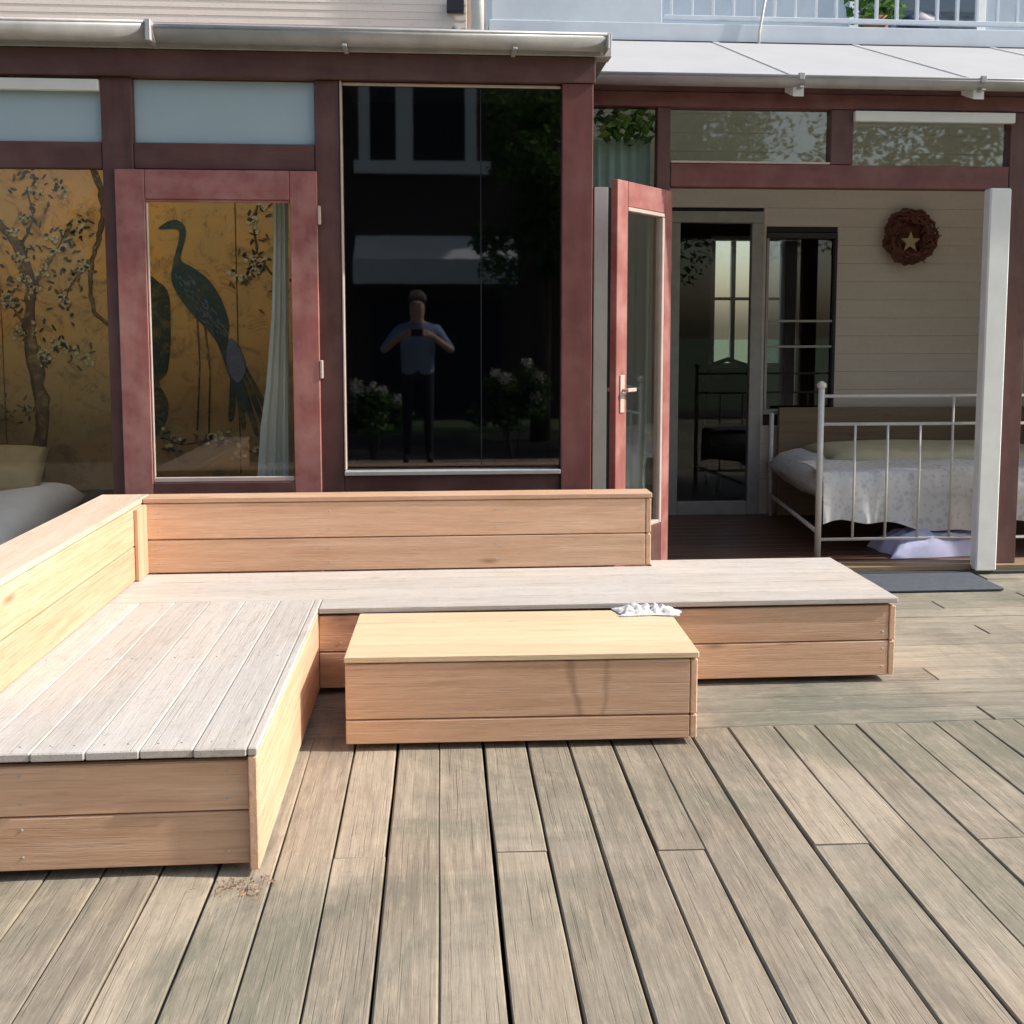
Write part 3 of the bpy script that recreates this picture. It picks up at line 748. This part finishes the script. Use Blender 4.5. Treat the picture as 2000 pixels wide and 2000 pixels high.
# hall beyond with a daylit window at its end
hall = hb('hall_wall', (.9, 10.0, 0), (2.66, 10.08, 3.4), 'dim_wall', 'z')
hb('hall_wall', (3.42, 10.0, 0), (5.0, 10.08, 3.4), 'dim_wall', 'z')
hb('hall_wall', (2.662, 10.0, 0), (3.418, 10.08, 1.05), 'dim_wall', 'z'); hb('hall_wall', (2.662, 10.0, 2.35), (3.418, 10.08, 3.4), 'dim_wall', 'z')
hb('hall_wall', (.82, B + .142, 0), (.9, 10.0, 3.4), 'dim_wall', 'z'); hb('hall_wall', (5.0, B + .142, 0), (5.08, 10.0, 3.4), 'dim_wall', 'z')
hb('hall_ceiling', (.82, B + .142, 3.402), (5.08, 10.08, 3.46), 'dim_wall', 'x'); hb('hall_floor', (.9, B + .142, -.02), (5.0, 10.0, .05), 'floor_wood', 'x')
hw = hb('hall_window', (2.664, 10.01, 1.052), (3.416, 10.06, 1.10), 'white', 'x')
for x in (2.664, 2.87, 3.12, 3.37): hb('glazing_bar', (x, 10.01, 1.102), (x + .045, 10.06, 2.30), 'white', 'z', hw)
hb('glazing_bar', (2.71, 10.012, 1.72), (3.36, 10.05, 1.75), 'white', 'x', hw); hb('frame', (2.664, 10.01, 2.302), (3.416, 10.06, 2.348), 'white', 'x', hw)
hb('pane', (2.711, 10.052, 1.102), (3.368, 10.057, 2.30), 'glass', 'x', hw, .001)
# upper cream siding, lapped
z = 3.30
while z < 4.6:
    m = box('siding_board', (-4.2, B - .030, z), (.20, B - .012, z + .064), 'siding', house, 'x', .003, Matrix.Translation((0, B, z)) @ Matrix.Rotation(R(-4), 4, 'X') @ Matrix.Translation((0, -B, -z)))
    z += .052
hb('wall', (-4.2, B + .01, 3.445), (.34, B + .14, 4.66), 'siding', 'x')
tube('downpipe', [(.275, B - .09, 3.30), (.275, B - .09, 4.6)], .045, 'white', house, 12)
hb('pipe_collar', (.215, B - .15, 3.42), (.335, B - .02, 3.47), 'white', 'x')
hb('vent_hood', (.06, B - .10, 3.66), (.18, B - .035, 3.74), 'stone', 'x')
# balcony
bal = hb('balcony', (.36, B - .04, 3.50), (5.4, B + 1.3, 3.625), 'balcony', 'x')
hb('bottom_rail', (1.62, B - .02, 3.66), (5.4, B + .02, 3.69), 'balcony', 'x', bal)
hb('drip_edge', (.36, B - .065, 3.475), (5.4, B + .02, 3.498), 'stone', 'x', bal)
hb('front_panel', (.38, B - .03, 3.628), (1.60, B + .0, 4.5), 'balcony', 'x', bal)
x = 1.66
while x < 5.4:
    hb('baluster', (x, B - .012, 3.692), (x + .022, B + .012, 4.48), 'balcony', 'z', bal, .002); x += .152
hb('handrail', (.36, B - .035, 4.482), (5.4, B + .035, 4.53), 'balcony', 'x', bal)
hb('upper_wall', (.36, B + 1.3, 3.4), (5.4, B + 1.42, 6.2), 'shade_wall', 'x')
uw = hb('upper_window', (3.5, B + 1.27, 3.75), (4.7, B + 1.298, 5.6), 'white', 'z')
hb('pane', (3.58, B + 1.262, 3.83), (4.62, B + 1.268, 5.52), 'glass_dark', 'z', uw, .001)
tube('stay_wire', [(2.30, B - .07, 3.46), (2.30, B - .07, 3.56), (2.36, B - .06, 3.90)], .010, 'iron', house, 6)
pot = thing('potted_plant', (3.33, B + .35, 3.625), 'leafy green pot plant standing behind the white balcony railing', 'plant')
tube('pot', [(3.33, B + .35, 3.626), (3.33, B + .35, 3.80)], .1, 'terracotta', pot, 12, [.08, .11])
leaves('foliage', [((3.33, B + .35, 3.92), .22)], 'leaf_bright', pot, 220, .09, 1.0, 4, (3.33, B + .35, 3.8))
tag(pillow('cushion', (3.62, B + .22, 3.72), (.30, .16, .18), 'navy', None, (0, 0, .2), 12), 'dark navy cushion lying on the balcony floor by the pot plant', 'cushion')

# ------------------------------------------------------------------ lean-to conservatory on the other side
Rr = 5.80
con = thing('conservatory', (2.2, Rr, 0), 'lean-to conservatory with white sheet roof, red timber front and wide open doorway', 'building')
def rb(name, p0, p1, mat='red', axis=None, parent=None, ch=.003): return box(name, p0, p1, mat, parent or con, axis, ch)
rb('head_beam', (.765, Rr - .01, 2.685), (5.0, Rr + .09, 2.765))
for x0, x1, z0, z1 in ((1.225, 1.300, .05, 2.683), (2.225, 2.355, 2.378, 2.683), (3.285, 3.42, .05, 2.683), (4.9, 5.0, .05, 2.683)):
    rb('post', (x0, Rr, z0), (x1, Rr + .08, z1), 'red_dark')
rb('transom_rail', (1.303, Rr, 2.245), (3.282, Rr + .08, 2.375), 'red'); rb('transom_rail', (3.423, Rr, 2.245), (4.897, Rr + .08, 2.375), 'red')
rb('transom_pane', (1.303, Rr + .035, 2.39), (2.222, Rr + .041, 2.682), 'glass_trans', 'x', ch=.001)
rb('transom_pane', (2.358, Rr + .035, 2.378), (3.282, Rr + .041, 2.682), 'glass_trans', 'x', ch=.001)
rb('transom_pane', (3.423, Rr + .035, 2.378), (4.897, Rr + .041, 2.682), 'glass_trans', 'x', ch=.001)
rb('transom_bead', (1.303, Rr - .006, 2.377), (2.222, Rr + .034, 2.389), 'bead', 'x')
rb('vent_strip', (2.350, Rr - .035, 2.615), (3.29, Rr - .002, 2.672), 'white_strip', 'x')
# sidelight
sl = rb('sidelight', (.765, Rr, .0), (1.222, Rr + .08, .34), 'red_dark', 'x')
rb('pane', (.985, Rr + .035, .343), (1.222, Rr + .041, 2.682), 'glass_trans', 'z', sl, .001)
rb('pane', (.765, Rr + .035, 2.24), (.983, Rr + .041, 2.682), 'glass_trans', 'z', sl, .001)
rb('frame', (.868, Rr - .01, .343), (.948, Rr + .06, 2.237), 'white', 'z', sl)
rb('frame', (.950, Rr + .01, .343), (.983, Rr + .07, 2.237), 'stone', 'z', sl)
rb('frame', (.765, Rr + .01, .343), (.866, Rr + .05, 2.237), 'red_dark', 'z', sl)
# open door leaf, hinged on the post by the sidelight
ang = math.atan2(5.335 - 5.79, .905 - 1.295)
pl_ = Matrix.Translation((1.295, 5.79, 0)) @ Matrix.Rotation(ang, 4, 'Z')
def lf(name, x0, x1, z0, z1, mat, parent, axis, y0=-.02, y1=.02): return box(name, (x0, y0, z0), (x1, y1, z1), mat, parent, axis, .003, pl_)
leaf = lf('open_door',   .49, .60, .07, 2.215, 'red_door', con, 'z')
lf('stile', .0, .085, .07, 2.215, 'red_door', leaf, 'z')
lf('rail', .087, .488, 2.085, 2.215, 'red_door', leaf, 'x'); lf('rail', .087, .488, .07, .34, 'red_dark', leaf, 'x')  # bottom rail: its shadow put into the colour as a darker red
lf('bead', .087, .488, 2.062, 2.083, 'bead', leaf, 'x', -.022, .022); lf('bead', .087, .112, .342, 2.060, 'bead', leaf, 'z', -.022, .022); lf('bead', .114, .488, .342, .362, 'bead', leaf, 'x', -.022, .022)
lf('pane', .113, .489, .364, 2.060, 'glass_leaf', leaf, 'z', -.003, .003)
lf('lock_plate', .52, .565, 1.0, 1.2, 'bead', leaf, 'z', .021, .027)
hd = lf('handle', .46, .55, 1.11, 1.13, 'bead', leaf, 'x', .05, .066); lf('spindle', .538, .55, 1.112, 1.128, 'bead', leaf, 'x', .028, .049)
lf('handle', .46, .55, 1.11, 1.13, 'bead', leaf, 'x', -.066, -.05)
tag(leaf, 'faded pinkish red glazed door leaf standing open')
# doorway: white post, threshold, floor
rb('white_post', (3.135, Rr - .08, .022), (3.262, Rr - .004, 2.243), 'white', 'z', ch=.008)
rb('threshold', (1.303, Rr - .03, .0), (5.0, Rr + .12, .048), 'headboard', 'x')
rb('threshold_edge', (1.303, Rr - .07, -.005), (5.0, Rr - .032, .020), 'stone', 'x')
x = .76; 
yb = Rr + .122
while yb < 7.44:
    rb('floor_board', (.76, yb, .0), (5.2, min(yb + .118, 7.485), .05), 'floor_wood', 'x'); yb += .121
ew = [(Rr + .085, 0), (7.485, 0), (7.485, 3.47), (7.44, 3.455), (Rr + .085, 2.84)]
mesh('end_wall', [(5.0, y, z) for y, z in ew] + [(5.09, y, z) for y, z in ew], [[0, 1, 2, 3, 4], [9, 8, 7, 6, 5]] + [[i, (i + 1) % 5, 5 + (i + 1) % 5, 5 + i] for i in range(5)], 'beige', con, False, (5.05, 6.6, 0))
rb('wall_plate', (.86, Rr + .0, 2.767), (4.998, Rr + .07, 2.845), 'red_dark', 'x')
# roof sheets with cap strips
za, zb, ya, yb2 = 2.812, 3.485, 5.66, 7.46
def sheet(name, x0, x1, lift, th, mat, parent):
    vs = []
    for x in (x0, x1):
        for (y, z) in ((ya, za), (yb2, zb)):
            vs += [(x, y, z + lift), (x, y, z + lift + th)]
    fs = [[0, 2, 6, 4], [1, 3, 7, 5], [0, 1, 3, 2], [4, 5, 7, 6], [0, 1, 5, 4], [2, 3, 7, 6]]
    return mesh(name, vs, fs, mat, parent, False, ((x0 + x1) / 2, ya, za))
for x0, x1 in ((.86, 1.9795), (1.9805, 3.0095), (3.0105, 4.0395), (4.0405, 5.1)): sheet('roof_sheet', x0, x1, 0, .012, 'poly', con)
for xc in (1.98, 3.01, 4.04): sheet('cap_strip', xc - .02, xc + .02, .0125, .006, 'poly', con); sheet('rafter', xc - .03, xc + .03, -.09, .085, 'white', con)
sheet('flashing', .845, .858, -.02, .05, 'white', con)
g3 = gutter(con, .80, 5.1, Rr - .13, 2.822, .052)
tube('gutter_bead', [(.80, Rr - .182, 2.822), (5.1, Rr - .182, 2.822)], .007, 'gutter', g3)
for xc in (1.98, 3.01, 4.04): rb('bracket', (xc - .012, Rr - .192, 2.758), (xc + .012, Rr - .012, 2.768), 'gutter', 'y', g3); rb('bracket_clip', (xc - .016, Rr - .197, 2.80), (xc + .016, Rr - .176, 2.838), 'gutter', 'z', g3)
mt2 = box('doormat', (1.62, 5.345, .003), (3.10, 5.715, .020), 'mat_grey', None, 'x', .006)
tag(mt2, 'long dark grey rubber mat on the deck before the open doorway', 'doormat')
curtain('curtain', [(2.52, .80, 1.21), (2.3, .80, 1.21), (1.6, .81, 1.21), (.9, .81, 1.205), (.35, .82, 1.20)], 5.91, .014, 6, 'teal_curtain', 'pale teal curtain hanging behind the narrow sidelight')
hp = thing('hanging_plant', (1.04, 5.865, 2.45), 'green leafy plant hanging at the top of the narrow sidelight', 'plant')
tube('hanger', [(1.02, 5.865, 2.88), (1.02, 5.865, 2.62)], .004, 'iron', hp, 6)
leaves('foliage', [((.95, 5.865, 2.60), .10), ((1.06, 5.865, 2.58), .11), ((1.15, 5.865, 2.59), .09)], 'leaf_bright', hp, 60, .07, 1.0, 9, (1.04, 5.865, 2.5))

# ------------------------------------------------------------------ iron bed
ib = thing('iron_bed', (3.2, 6.6, .05), 'white iron bed with rails and slim bars, floral quilt hanging over its mattress', 'bed')
fy, fx0, fx1 = 6.0, 2.285, 4.15
def foot(yf, x0, x1, top):
    for x in (x0, x1):
        po = tube('bed_post', [(x, yf, .052), (x, yf, top)], .019, 'iron', ib, 10)
        kn = tube('finial', [(x, yf, top), (x, yf, top + .012), (x, yf, top + .03), (x, yf, top + .045)], .02, 'iron', po, 10, [.018, .03, .028, .008])
    for z in (top - .045, top - .215, .165): tube('rail', [(x0, yf, z), (x1, yf, z)], .010, 'iron', ib, 8)
    k = 0; x = x0 + .215
    while x < x1 - .1:
        zt = top - .045 if k % 4 == 3 else top - .215
        tube('bar', [(x, yf, .165), (x, yf, zt)], .0075, 'iron', ib, 8); x += .203; k += 1
foot(fy, fx0, fx1, 1.085)
for (xa, xb_) in ((fx0, fx0 + .16), (fx1, fx1 + .16)):
    tube('side_rail', [(xa, fy, .21), (xb_, 7.40, .21)], .014, 'iron', ib, 8)
    tube('bed_post', [(xb_, 7.40, .052), (xb_, 7.40, .82)], .017, 'iron', ib, 8)
pillow('mattress', (3.30, 6.71, .44), (1.84, 1.40, .27), 'floral', ib, (0, 0, R(-3)), 21, 20, 9)
# quilt draped over the front edge
vs, fs = [], []; nu, nv = 60, 26
rq = random.Random(11)
for s in (0, 1):
    for j in range(nv + 1):
        for i in range(nu + 1):
            u = i / nu; v = j / nv
            x = 2.325 + u * 1.80
            hem = .235 + .035 * math.sin(u * 9 + .6) + .012 * math.sin(u * 31)
            fold = .014 * math.sin(u * 42 + 2 * v) * v + .008 * math.sin(u * 17)
            d = v * 1.0
            if d < .5: y, z = 6.50 - d / .5 * .44, .578 + .010 * math.sin(u * 14 + d * 9) - .01 * d
            else:
                t = (d - .5) / .5; y, z = 6.055 - .022 * min(1, t * 4) - fold * t, .572 - t * (.572 - hem)
            off = .006 * s
            vs.append((x, y + (off if d >= .5 else 0), z - (off if d < .5 else 0)))
NQ = (nu + 1) * (nv + 1)
for s in (0, 1):
    for j in range(nv):
        for i in range(nu):
            a = s * NQ + j * (nu + 1) + i; fs.append([a, a + 1, a + nu + 2, a + nu + 1])
thr = pillow('blanket', (3.42, 6.92, .575), (1.62, .80, .13), 'cream_cloth', None, (0, 0, R(-3)), 77, 16, 5); tag(thr, 'folded cream yellow blanket spread over the rear half of the iron bed', 'blanket')
qu = mesh('quilt', vs, fs, 'floral', None, True, (3.2, 6.2, .5)); tag(qu, 'grey white floral quilt draped over the front of the iron bed mattress', 'quilt')
hbd = box('headboard', (2.50, 7.40, .05), (4.4, 7.44, .86), 'headboard', None, 'x', .006)
tag(hbd, 'dark wooden board standing against the beige wall behind the iron bed', 'headboard')
vs, fs = [], []; nr = 30
for s_ in (0, 1):
    for i in range(nr + 1):
        for j in range(nr + 1):
            u, v = 2 * i / nr - 1, 2 * j / nr - 1
            e = 1 + .18 * mn.noise((u * 1.5, v * 1.5, 9.2)); dome = max(0, (1 - abs(u) ** 3) * (1 - abs(v) ** 3)) ** .5
            hh = s_ * (dome * .13 + dome * (.05 * abs(mn.noise((u * 3.2, v * 3, 2.2))) + .028 * abs(mn.noise((u * 8, v * 7, 5.5)))))
            vs.append((3.07 + u * .33 * e, 6.13 + v * .18 * e, .053 + hh))
for s_ in (0, 1):
    for i in range(nr):
        for j in range(nr):
            a = s_ * (nr + 1) ** 2 + i * (nr + 1) + j; fs.append([a, a + 1, a + nr + 2, a + nr + 1])
lil = mesh('folded_cloth', vs, fs, 'lilac', None, True, (3.07, 6.13, .053))
tag(lil, 'lilac cloth bundle on the floor under the iron bed', 'cloth')
# wreath
wr = thing('wreath', (3.47, 7.45, 2.12), 'round red brown wicker wreath with small tan star hanging on the beige wall', 'wreath')
rw = random.Random(2)
for kk in range(26):
    pts = []; p1, p2, p3 = rw.uniform(0, 6), rw.uniform(0, 6), rw.uniform(0, 6); r0 = rw.uniform(.12, .185); fq = rw.choice((3, 4, 5, 7))
    for i in range(37):
        a = i / 36 * 6.2832; rr_ = r0 + .022 * math.sin(a * fq + p1) + .010 * math.sin(a * 11 + p2)
        pts.append((3.47 + rr_ * math.cos(a), 7.435 + .022 * math.sin(a * fq + p3), 2.12 + rr_ * math.sin(a)))
    tube('wicker_strand', pts, rw.uniform(.006, .011), 'wicker', wr, 5)
for kk in range(60):
    a = rw.uniform(0, 6.283); r0 = rw.uniform(.11, .17); r1 = r0 + rw.uniform(.02, .06); a2 = a + rw.uniform(.1, .3)
    tube('twig', [(3.47 + r0 * math.cos(a), 7.42, 2.12 + r0 * math.sin(a)), (3.47 + r1 * math.cos(a2), 7.40 + rw.uniform(-.01, .02), 2.12 + r1 * math.sin(a2))], .004, 'wicker', wr, 4)
star = []
for i in range(10):
    a = i * math.pi / 5 + .3; rr_ = .075 if i % 2 == 0 else .032
    star.append((3.46 + rr_ * math.cos(a), 2.08 + rr_ * math.sin(a)))
extrude('star', star, 7.40, 7.412, 'tan_cloth', wr)
tube('backing', [(3.47, 7.455, 2.12), (3.47, 7.465, 2.12)], .14, 'wicker', wr, 20)
# chair in the hall
ch = thing('chair', (2.55, 8.7, .05), 'black chair with curved back in the dim hall beyond the glazed inner door', 'chair')
pillow('seat', (2.55, 8.7, .50), (.50, .50, .10), 'black', ch, (0, 0, 0), 41, 10, 5)
for sx, sy in ((-1, -1), (1, -1), (-1, 1), (1, 1)): tube('leg', [(2.55 + .2 * sx, 8.7 + .2 * sy, .05), (2.55 + .18 * sx, 8.7 + .18 * sy, .47)], .018, 'black', ch, 6)
tube('backrest', [(2.33, 8.9, .50), (2.32, 8.93, .95), (2.40, 8.95, 1.12), (2.55, 8.96, 1.17), (2.70, 8.95, 1.12), (2.78, 8.93, .95), (2.77, 8.9, .50)], .022, 'black', ch, 6)
pillow('back_pad', (2.55, 8.93, .82), (.42, .44, .07), 'black', ch, (R(86), 0, 0), 44, 10, 4)

# ------------------------------------------------------------------ garden side, seen only mirrored in the panes
nb = thing('neighbour_house', (0, -9.8, -.3), 'dark brick neighbouring house across the garden with white window and pale awning', 'house')
def nbx(name, p0, p1, mat='brick', axis=None, parent=None): return box(name, p0, p1, mat, parent or nb, axis, .004)
nbx('wall', (-6, -10.2, -.3), (5.5, -9.8, 7.5), 'brick', 'x')
nw = nbx('window', (-1.62, -9.80, 4.38), (.98, -9.66, 4.62), 'white', 'x')
for x0, x1 in ((-1.52, -1.32), (-.82, -.50), (.50, .72)): nbx('frame', (x0, -9.80, 4.622), (x1, -9.70, 6.2), 'white', 'z', nw)
nbx('frame', (-1.52, -9.80, 6.202), (.72, -9.72, 6.35), 'white', 'x', nw)
nbx('pane', (-1.31, -9.795, 4.624), (-.83, -9.765, 6.198), 'black', 'z', nw); nbx('pane', (-.49, -9.795, 4.624), (.49, -9.765, 6.198), 'black', 'z', nw)
aw = mesh('awning', [(-1.6, -9.78, 3.22), (1.45, -9.78, 3.22), (-1.6, -8.9, 2.72), (1.45, -8.9, 2.72), (-1.6, -8.9, 2.26), (1.45, -8.9, 2.26), (-1.6, -9.78, 3.1), (1.45, -9.78, 3.1)],
          [[0, 1, 3, 2], [2, 3, 5, 4], [6, 7, 5, 4], [0, 2, 4, 6], [1, 3, 5, 7], [0, 1, 7, 6]], 'white', nb, False, (0, -9.3, 2.6))
nbx('garden_door', (-1.3, -9.8, -.2), (1.2, -9.74, 2.0), 'black', 'z')
nbx('roof', (-6.3, -13, 7.502), (5.8, -9.4, 7.7), 'roofing', 'x')
def tree(x, y, h, cr, seed, label, n=26, per=230):
    t = thing('tree', (x, y, -.32), label, 'tree', 'trees across the garden')
    tube('trunk', [(x, y, -.34), (x + .05, y, h * .3), (x - .05, y + .05, h * .62)], .14, 'bark', t, 8, [.17, .12, .06])
    r4 = random.Random(seed); cs = []
    for _ in range(n):
        d = Vector((r4.gauss(0, 1), r4.gauss(0, 1), r4.gauss(0, 1))).normalized() * r4.random() ** .5
        cs.append(((x + d.x * cr, y + d.y * cr, h * .62 + d.z * h * .33), cr * r4.uniform(.25, .45)))
    leaves('crown', cs, 'leaf', t, per, .14, 1.0, seed, (x, y, h * .6)); return t
tree(1.55, -5.6, 6.2, .95, 51, 'slender tree across the garden before the brick wall')
tree(4.6, -7.5, 7.6, 2.0, 52, 'broad tree beside the brick neighbouring house', 34)
tree(8.2, -4.6, 7.8, 2.3, 53, 'bushy tree standing farther along the lawn', 34)
tree(-5.2, -7.6, 5.2, 1.5, 54, 'round tree at the far brick corner')
def hydrangea(x, y, r, seed, label):
    t = thing('hydrangea', (x, y, -.32), label, 'shrub')
    r4 = random.Random(seed); cs, fl = [], []
    for _ in range(16):
        d = Vector((r4.gauss(0, 1), r4.gauss(0, 1), abs(r4.gauss(0, .8)))).normalized() * r4.uniform(.4, 1)
        c = (x + d.x * r, y + d.y * r, .25 + d.z * r * 1.6); cs.append((c, r * .38))
        if r4.random() < .6 and d.z > .2: fl.append(((c[0], c[1] + .05, c[2] + .14), .085))
    leaves('foliage', cs, 'leaf', t, 70, .11, 1.0, seed, (x, y, .3)); leaves('flower_heads', fl, 'petal', t, 90, .04, 1.0, seed + 1, (x, y, .5))
    for _ in range(5): tube('stem', [(x, y, -.33), (x + r4.uniform(-.2, .2), y + r4.uniform(-.2, .2), .4)], .012, 'bark', t, 5)
hydrangea(-.85, -2.5, .42, 61, 'cream hydrangea beside the garden walk, near the person'); hydrangea(.92, -2.5, .46, 62, 'tall hydrangea with a few cream heads at the deck edge')

# the person taking the picture
def person():
    joints = {'pel': ((0, 0, .98), .15, .11), 'sp': ((0, -.01, 1.18), .17, .12), 'ch': ((0, -.02, 1.36), .20, .13), 'nk': ((0, 0, 1.51), .06, .06), 'hd0': ((0, .02, 1.575), .082, .095), 'hd1': ((0, .025, 1.655), .112, .128), 'hd2': ((0, .01, 1.745), .095, .11), 'ns': ((0, .128, 1.665), .012, .014),
              'ls': ((-.19, -.02, 1.42), .075, .075), 'le': ((-.37, .05, 1.20), .045, .045), 'lw': ((-.16, .29, 1.37), .03, .03), 'lh': ((-.10, .36, 1.40), .028, .036),
              'rs': ((.19, -.02, 1.42), .075, .075), 're': ((.37, .05, 1.20), .045, .045), 'rw': ((.16, .29, 1.37), .03, .03), 'rh': ((.10, .36, 1.40), .028, .036),
              'lk': ((-.11, .02, .52), .06, .06), 'lhp': ((-.10, 0, .90), .09, .09), 'la': ((-.12, -.02, .09), .042, .042), 'lt': ((-.13, .14, .04), .045, .035),
              'rk': ((.11, .02, .52), .06, .06), 'rhp': ((.10, 0, .90), .09, .09), 'ra': ((.12, -.02, .09), .042, .042), 'rt': ((.13, .14, .04), .045, .035)}
    ed = [('pel', 'sp'), ('sp', 'ch'), ('ch', 'nk'), ('nk', 'hd0'), ('hd0', 'hd1'), ('hd1', 'hd2'), ('hd1', 'ns'), ('ch', 'ls'), ('ls', 'le'), ('le', 'lw'), ('lw', 'lh'), ('ch', 'rs'), ('rs', 're'), ('re', 'rw'), ('rw', 'rh'),
          ('pel', 'lhp'), ('lhp', 'lk'), ('lk', 'la'), ('la', 'lt'), ('pel', 'rhp'), ('rhp', 'rk'), ('rk', 'ra'), ('ra', 'rt')]
    for s, hnd in (('l', (-.10, .36, 1.40)), ('r', (.10, .36, 1.40))):
        for k in range(4):
            a, b = f'{s}f{k}a', f'{s}f{k}b'
            off = (-.025 + .017 * k); sg = 1 if s == 'l' else -1
            joints[a] = ((hnd[0] + .015 * sg, hnd[1] + .04, hnd[2] + off), .009, .009); joints[b] = ((hnd[0] + .04 * sg, hnd[1] + .058, hnd[2] + off * .9), .008, .008)
            ed += [(s + 'h', a), (a, b)]
        joints[s + 'th'] = ((hnd[0] + .04 * sg, hnd[1] + .0, hnd[2] + .035), .010, .010); ed.append((s + 'h', s + 'th'))
    names = list(joints); ix = {n: i for i, n in enumerate(names)}
    me = bpy.data.meshes.new('person'); me.from_pydata([joints[n][0] for n in names], [(ix[a], ix[b]) for a, b in ed], [])
    o = bpy.data.objects.new('person_tmp', me); COL.objects.link(o)
    md = o.modifiers.new('skin', 'SKIN'); md.use_smooth_shade = True
    for n in names:
        sv = me.skin_vertices[0].data[ix[n]]; sv.radius = joints[n][1:]; sv.use_root = (n == 'pel')
    s2 = o.modifiers.new('sub', 'SUBSURF'); s2.levels = 2; s2.render_levels = 2
    dg = bpy.context.evaluated_depsgraph_get(); body = bpy.data.meshes.new_from_object(o.evaluated_get(dg))
    bpy.data.objects.remove(o)
    body.materials.clear()
    for mm in ('skin', 'shirt', 'trousers'): body.materials.append(M[mm])
    for p in body.polygons:
        c = p.center; p.use_smooth = True
        forearm = (c.y > .10 and c.z > 1.05)
        p.material_index = 0 if (c.z > 1.50 or forearm) else (1 if c.z > .98 else 2)
    return body
pb = bpy.data.objects.new('person', person())
put(pb, Matrix.Translation((-.24, -.62, .0)))
tag(pb, 'person in blue grey shirt and dark trousers holding a phone, mirrored in the dark window', 'person')
hr = pillow('hair', (-.24, -.635, 1.76), (.20, .24, .17), 'hair', pb, (R(-12), 0, 0), 71, 12, 2.2)
ph = box('phone', (-.315, -.222, 1.365), (-.165, -.213, 1.437), 'black', None, 'x', .003)
for sx in (-1, 1): pillow('eye', (-.24 + .034 * sx, -.62 + .118, 1.70), (.026, .012, .016), 'black', pb, (0, 0, 0), 5, 6)
tag(ph, 'small black phone held out at chest height by the person', 'phone')

vs, fs = [], []; r9 = random.Random(99)
for _ in range(110):
    x, y = -.53 + r9.gauss(0, .05), 2.58 + r9.gauss(0, .026); L_ = r9.uniform(.002, .008); a = r9.uniform(0, 3.14); z = .002 + r9.uniform(0, .004)
    c_, s_ = math.cos(a) * L_, math.sin(a) * L_; k = len(vs); q = .0015
    vs += [(x - c_ - s_ * q / L_, y - s_ + c_ * q / L_, z), (x + c_ - s_ * q / L_, y + s_ + c_ * q / L_, z), (x + c_ + s_ * q / L_, y + s_ - c_ * q / L_, z + .003), (x - c_ + s_ * q / L_, y - s_ - c_ * q / L_, z + .003)]
    fs.append([k, k + 1, k + 2, k + 3])
shv = mesh('wood_shavings', vs, fs, 'larch', None, False, (-.52, 2.585, 0)); tag(shv, 'scattered orange brown wood shavings on the deck at the sofa corner', 'shavings', kind='stuff')
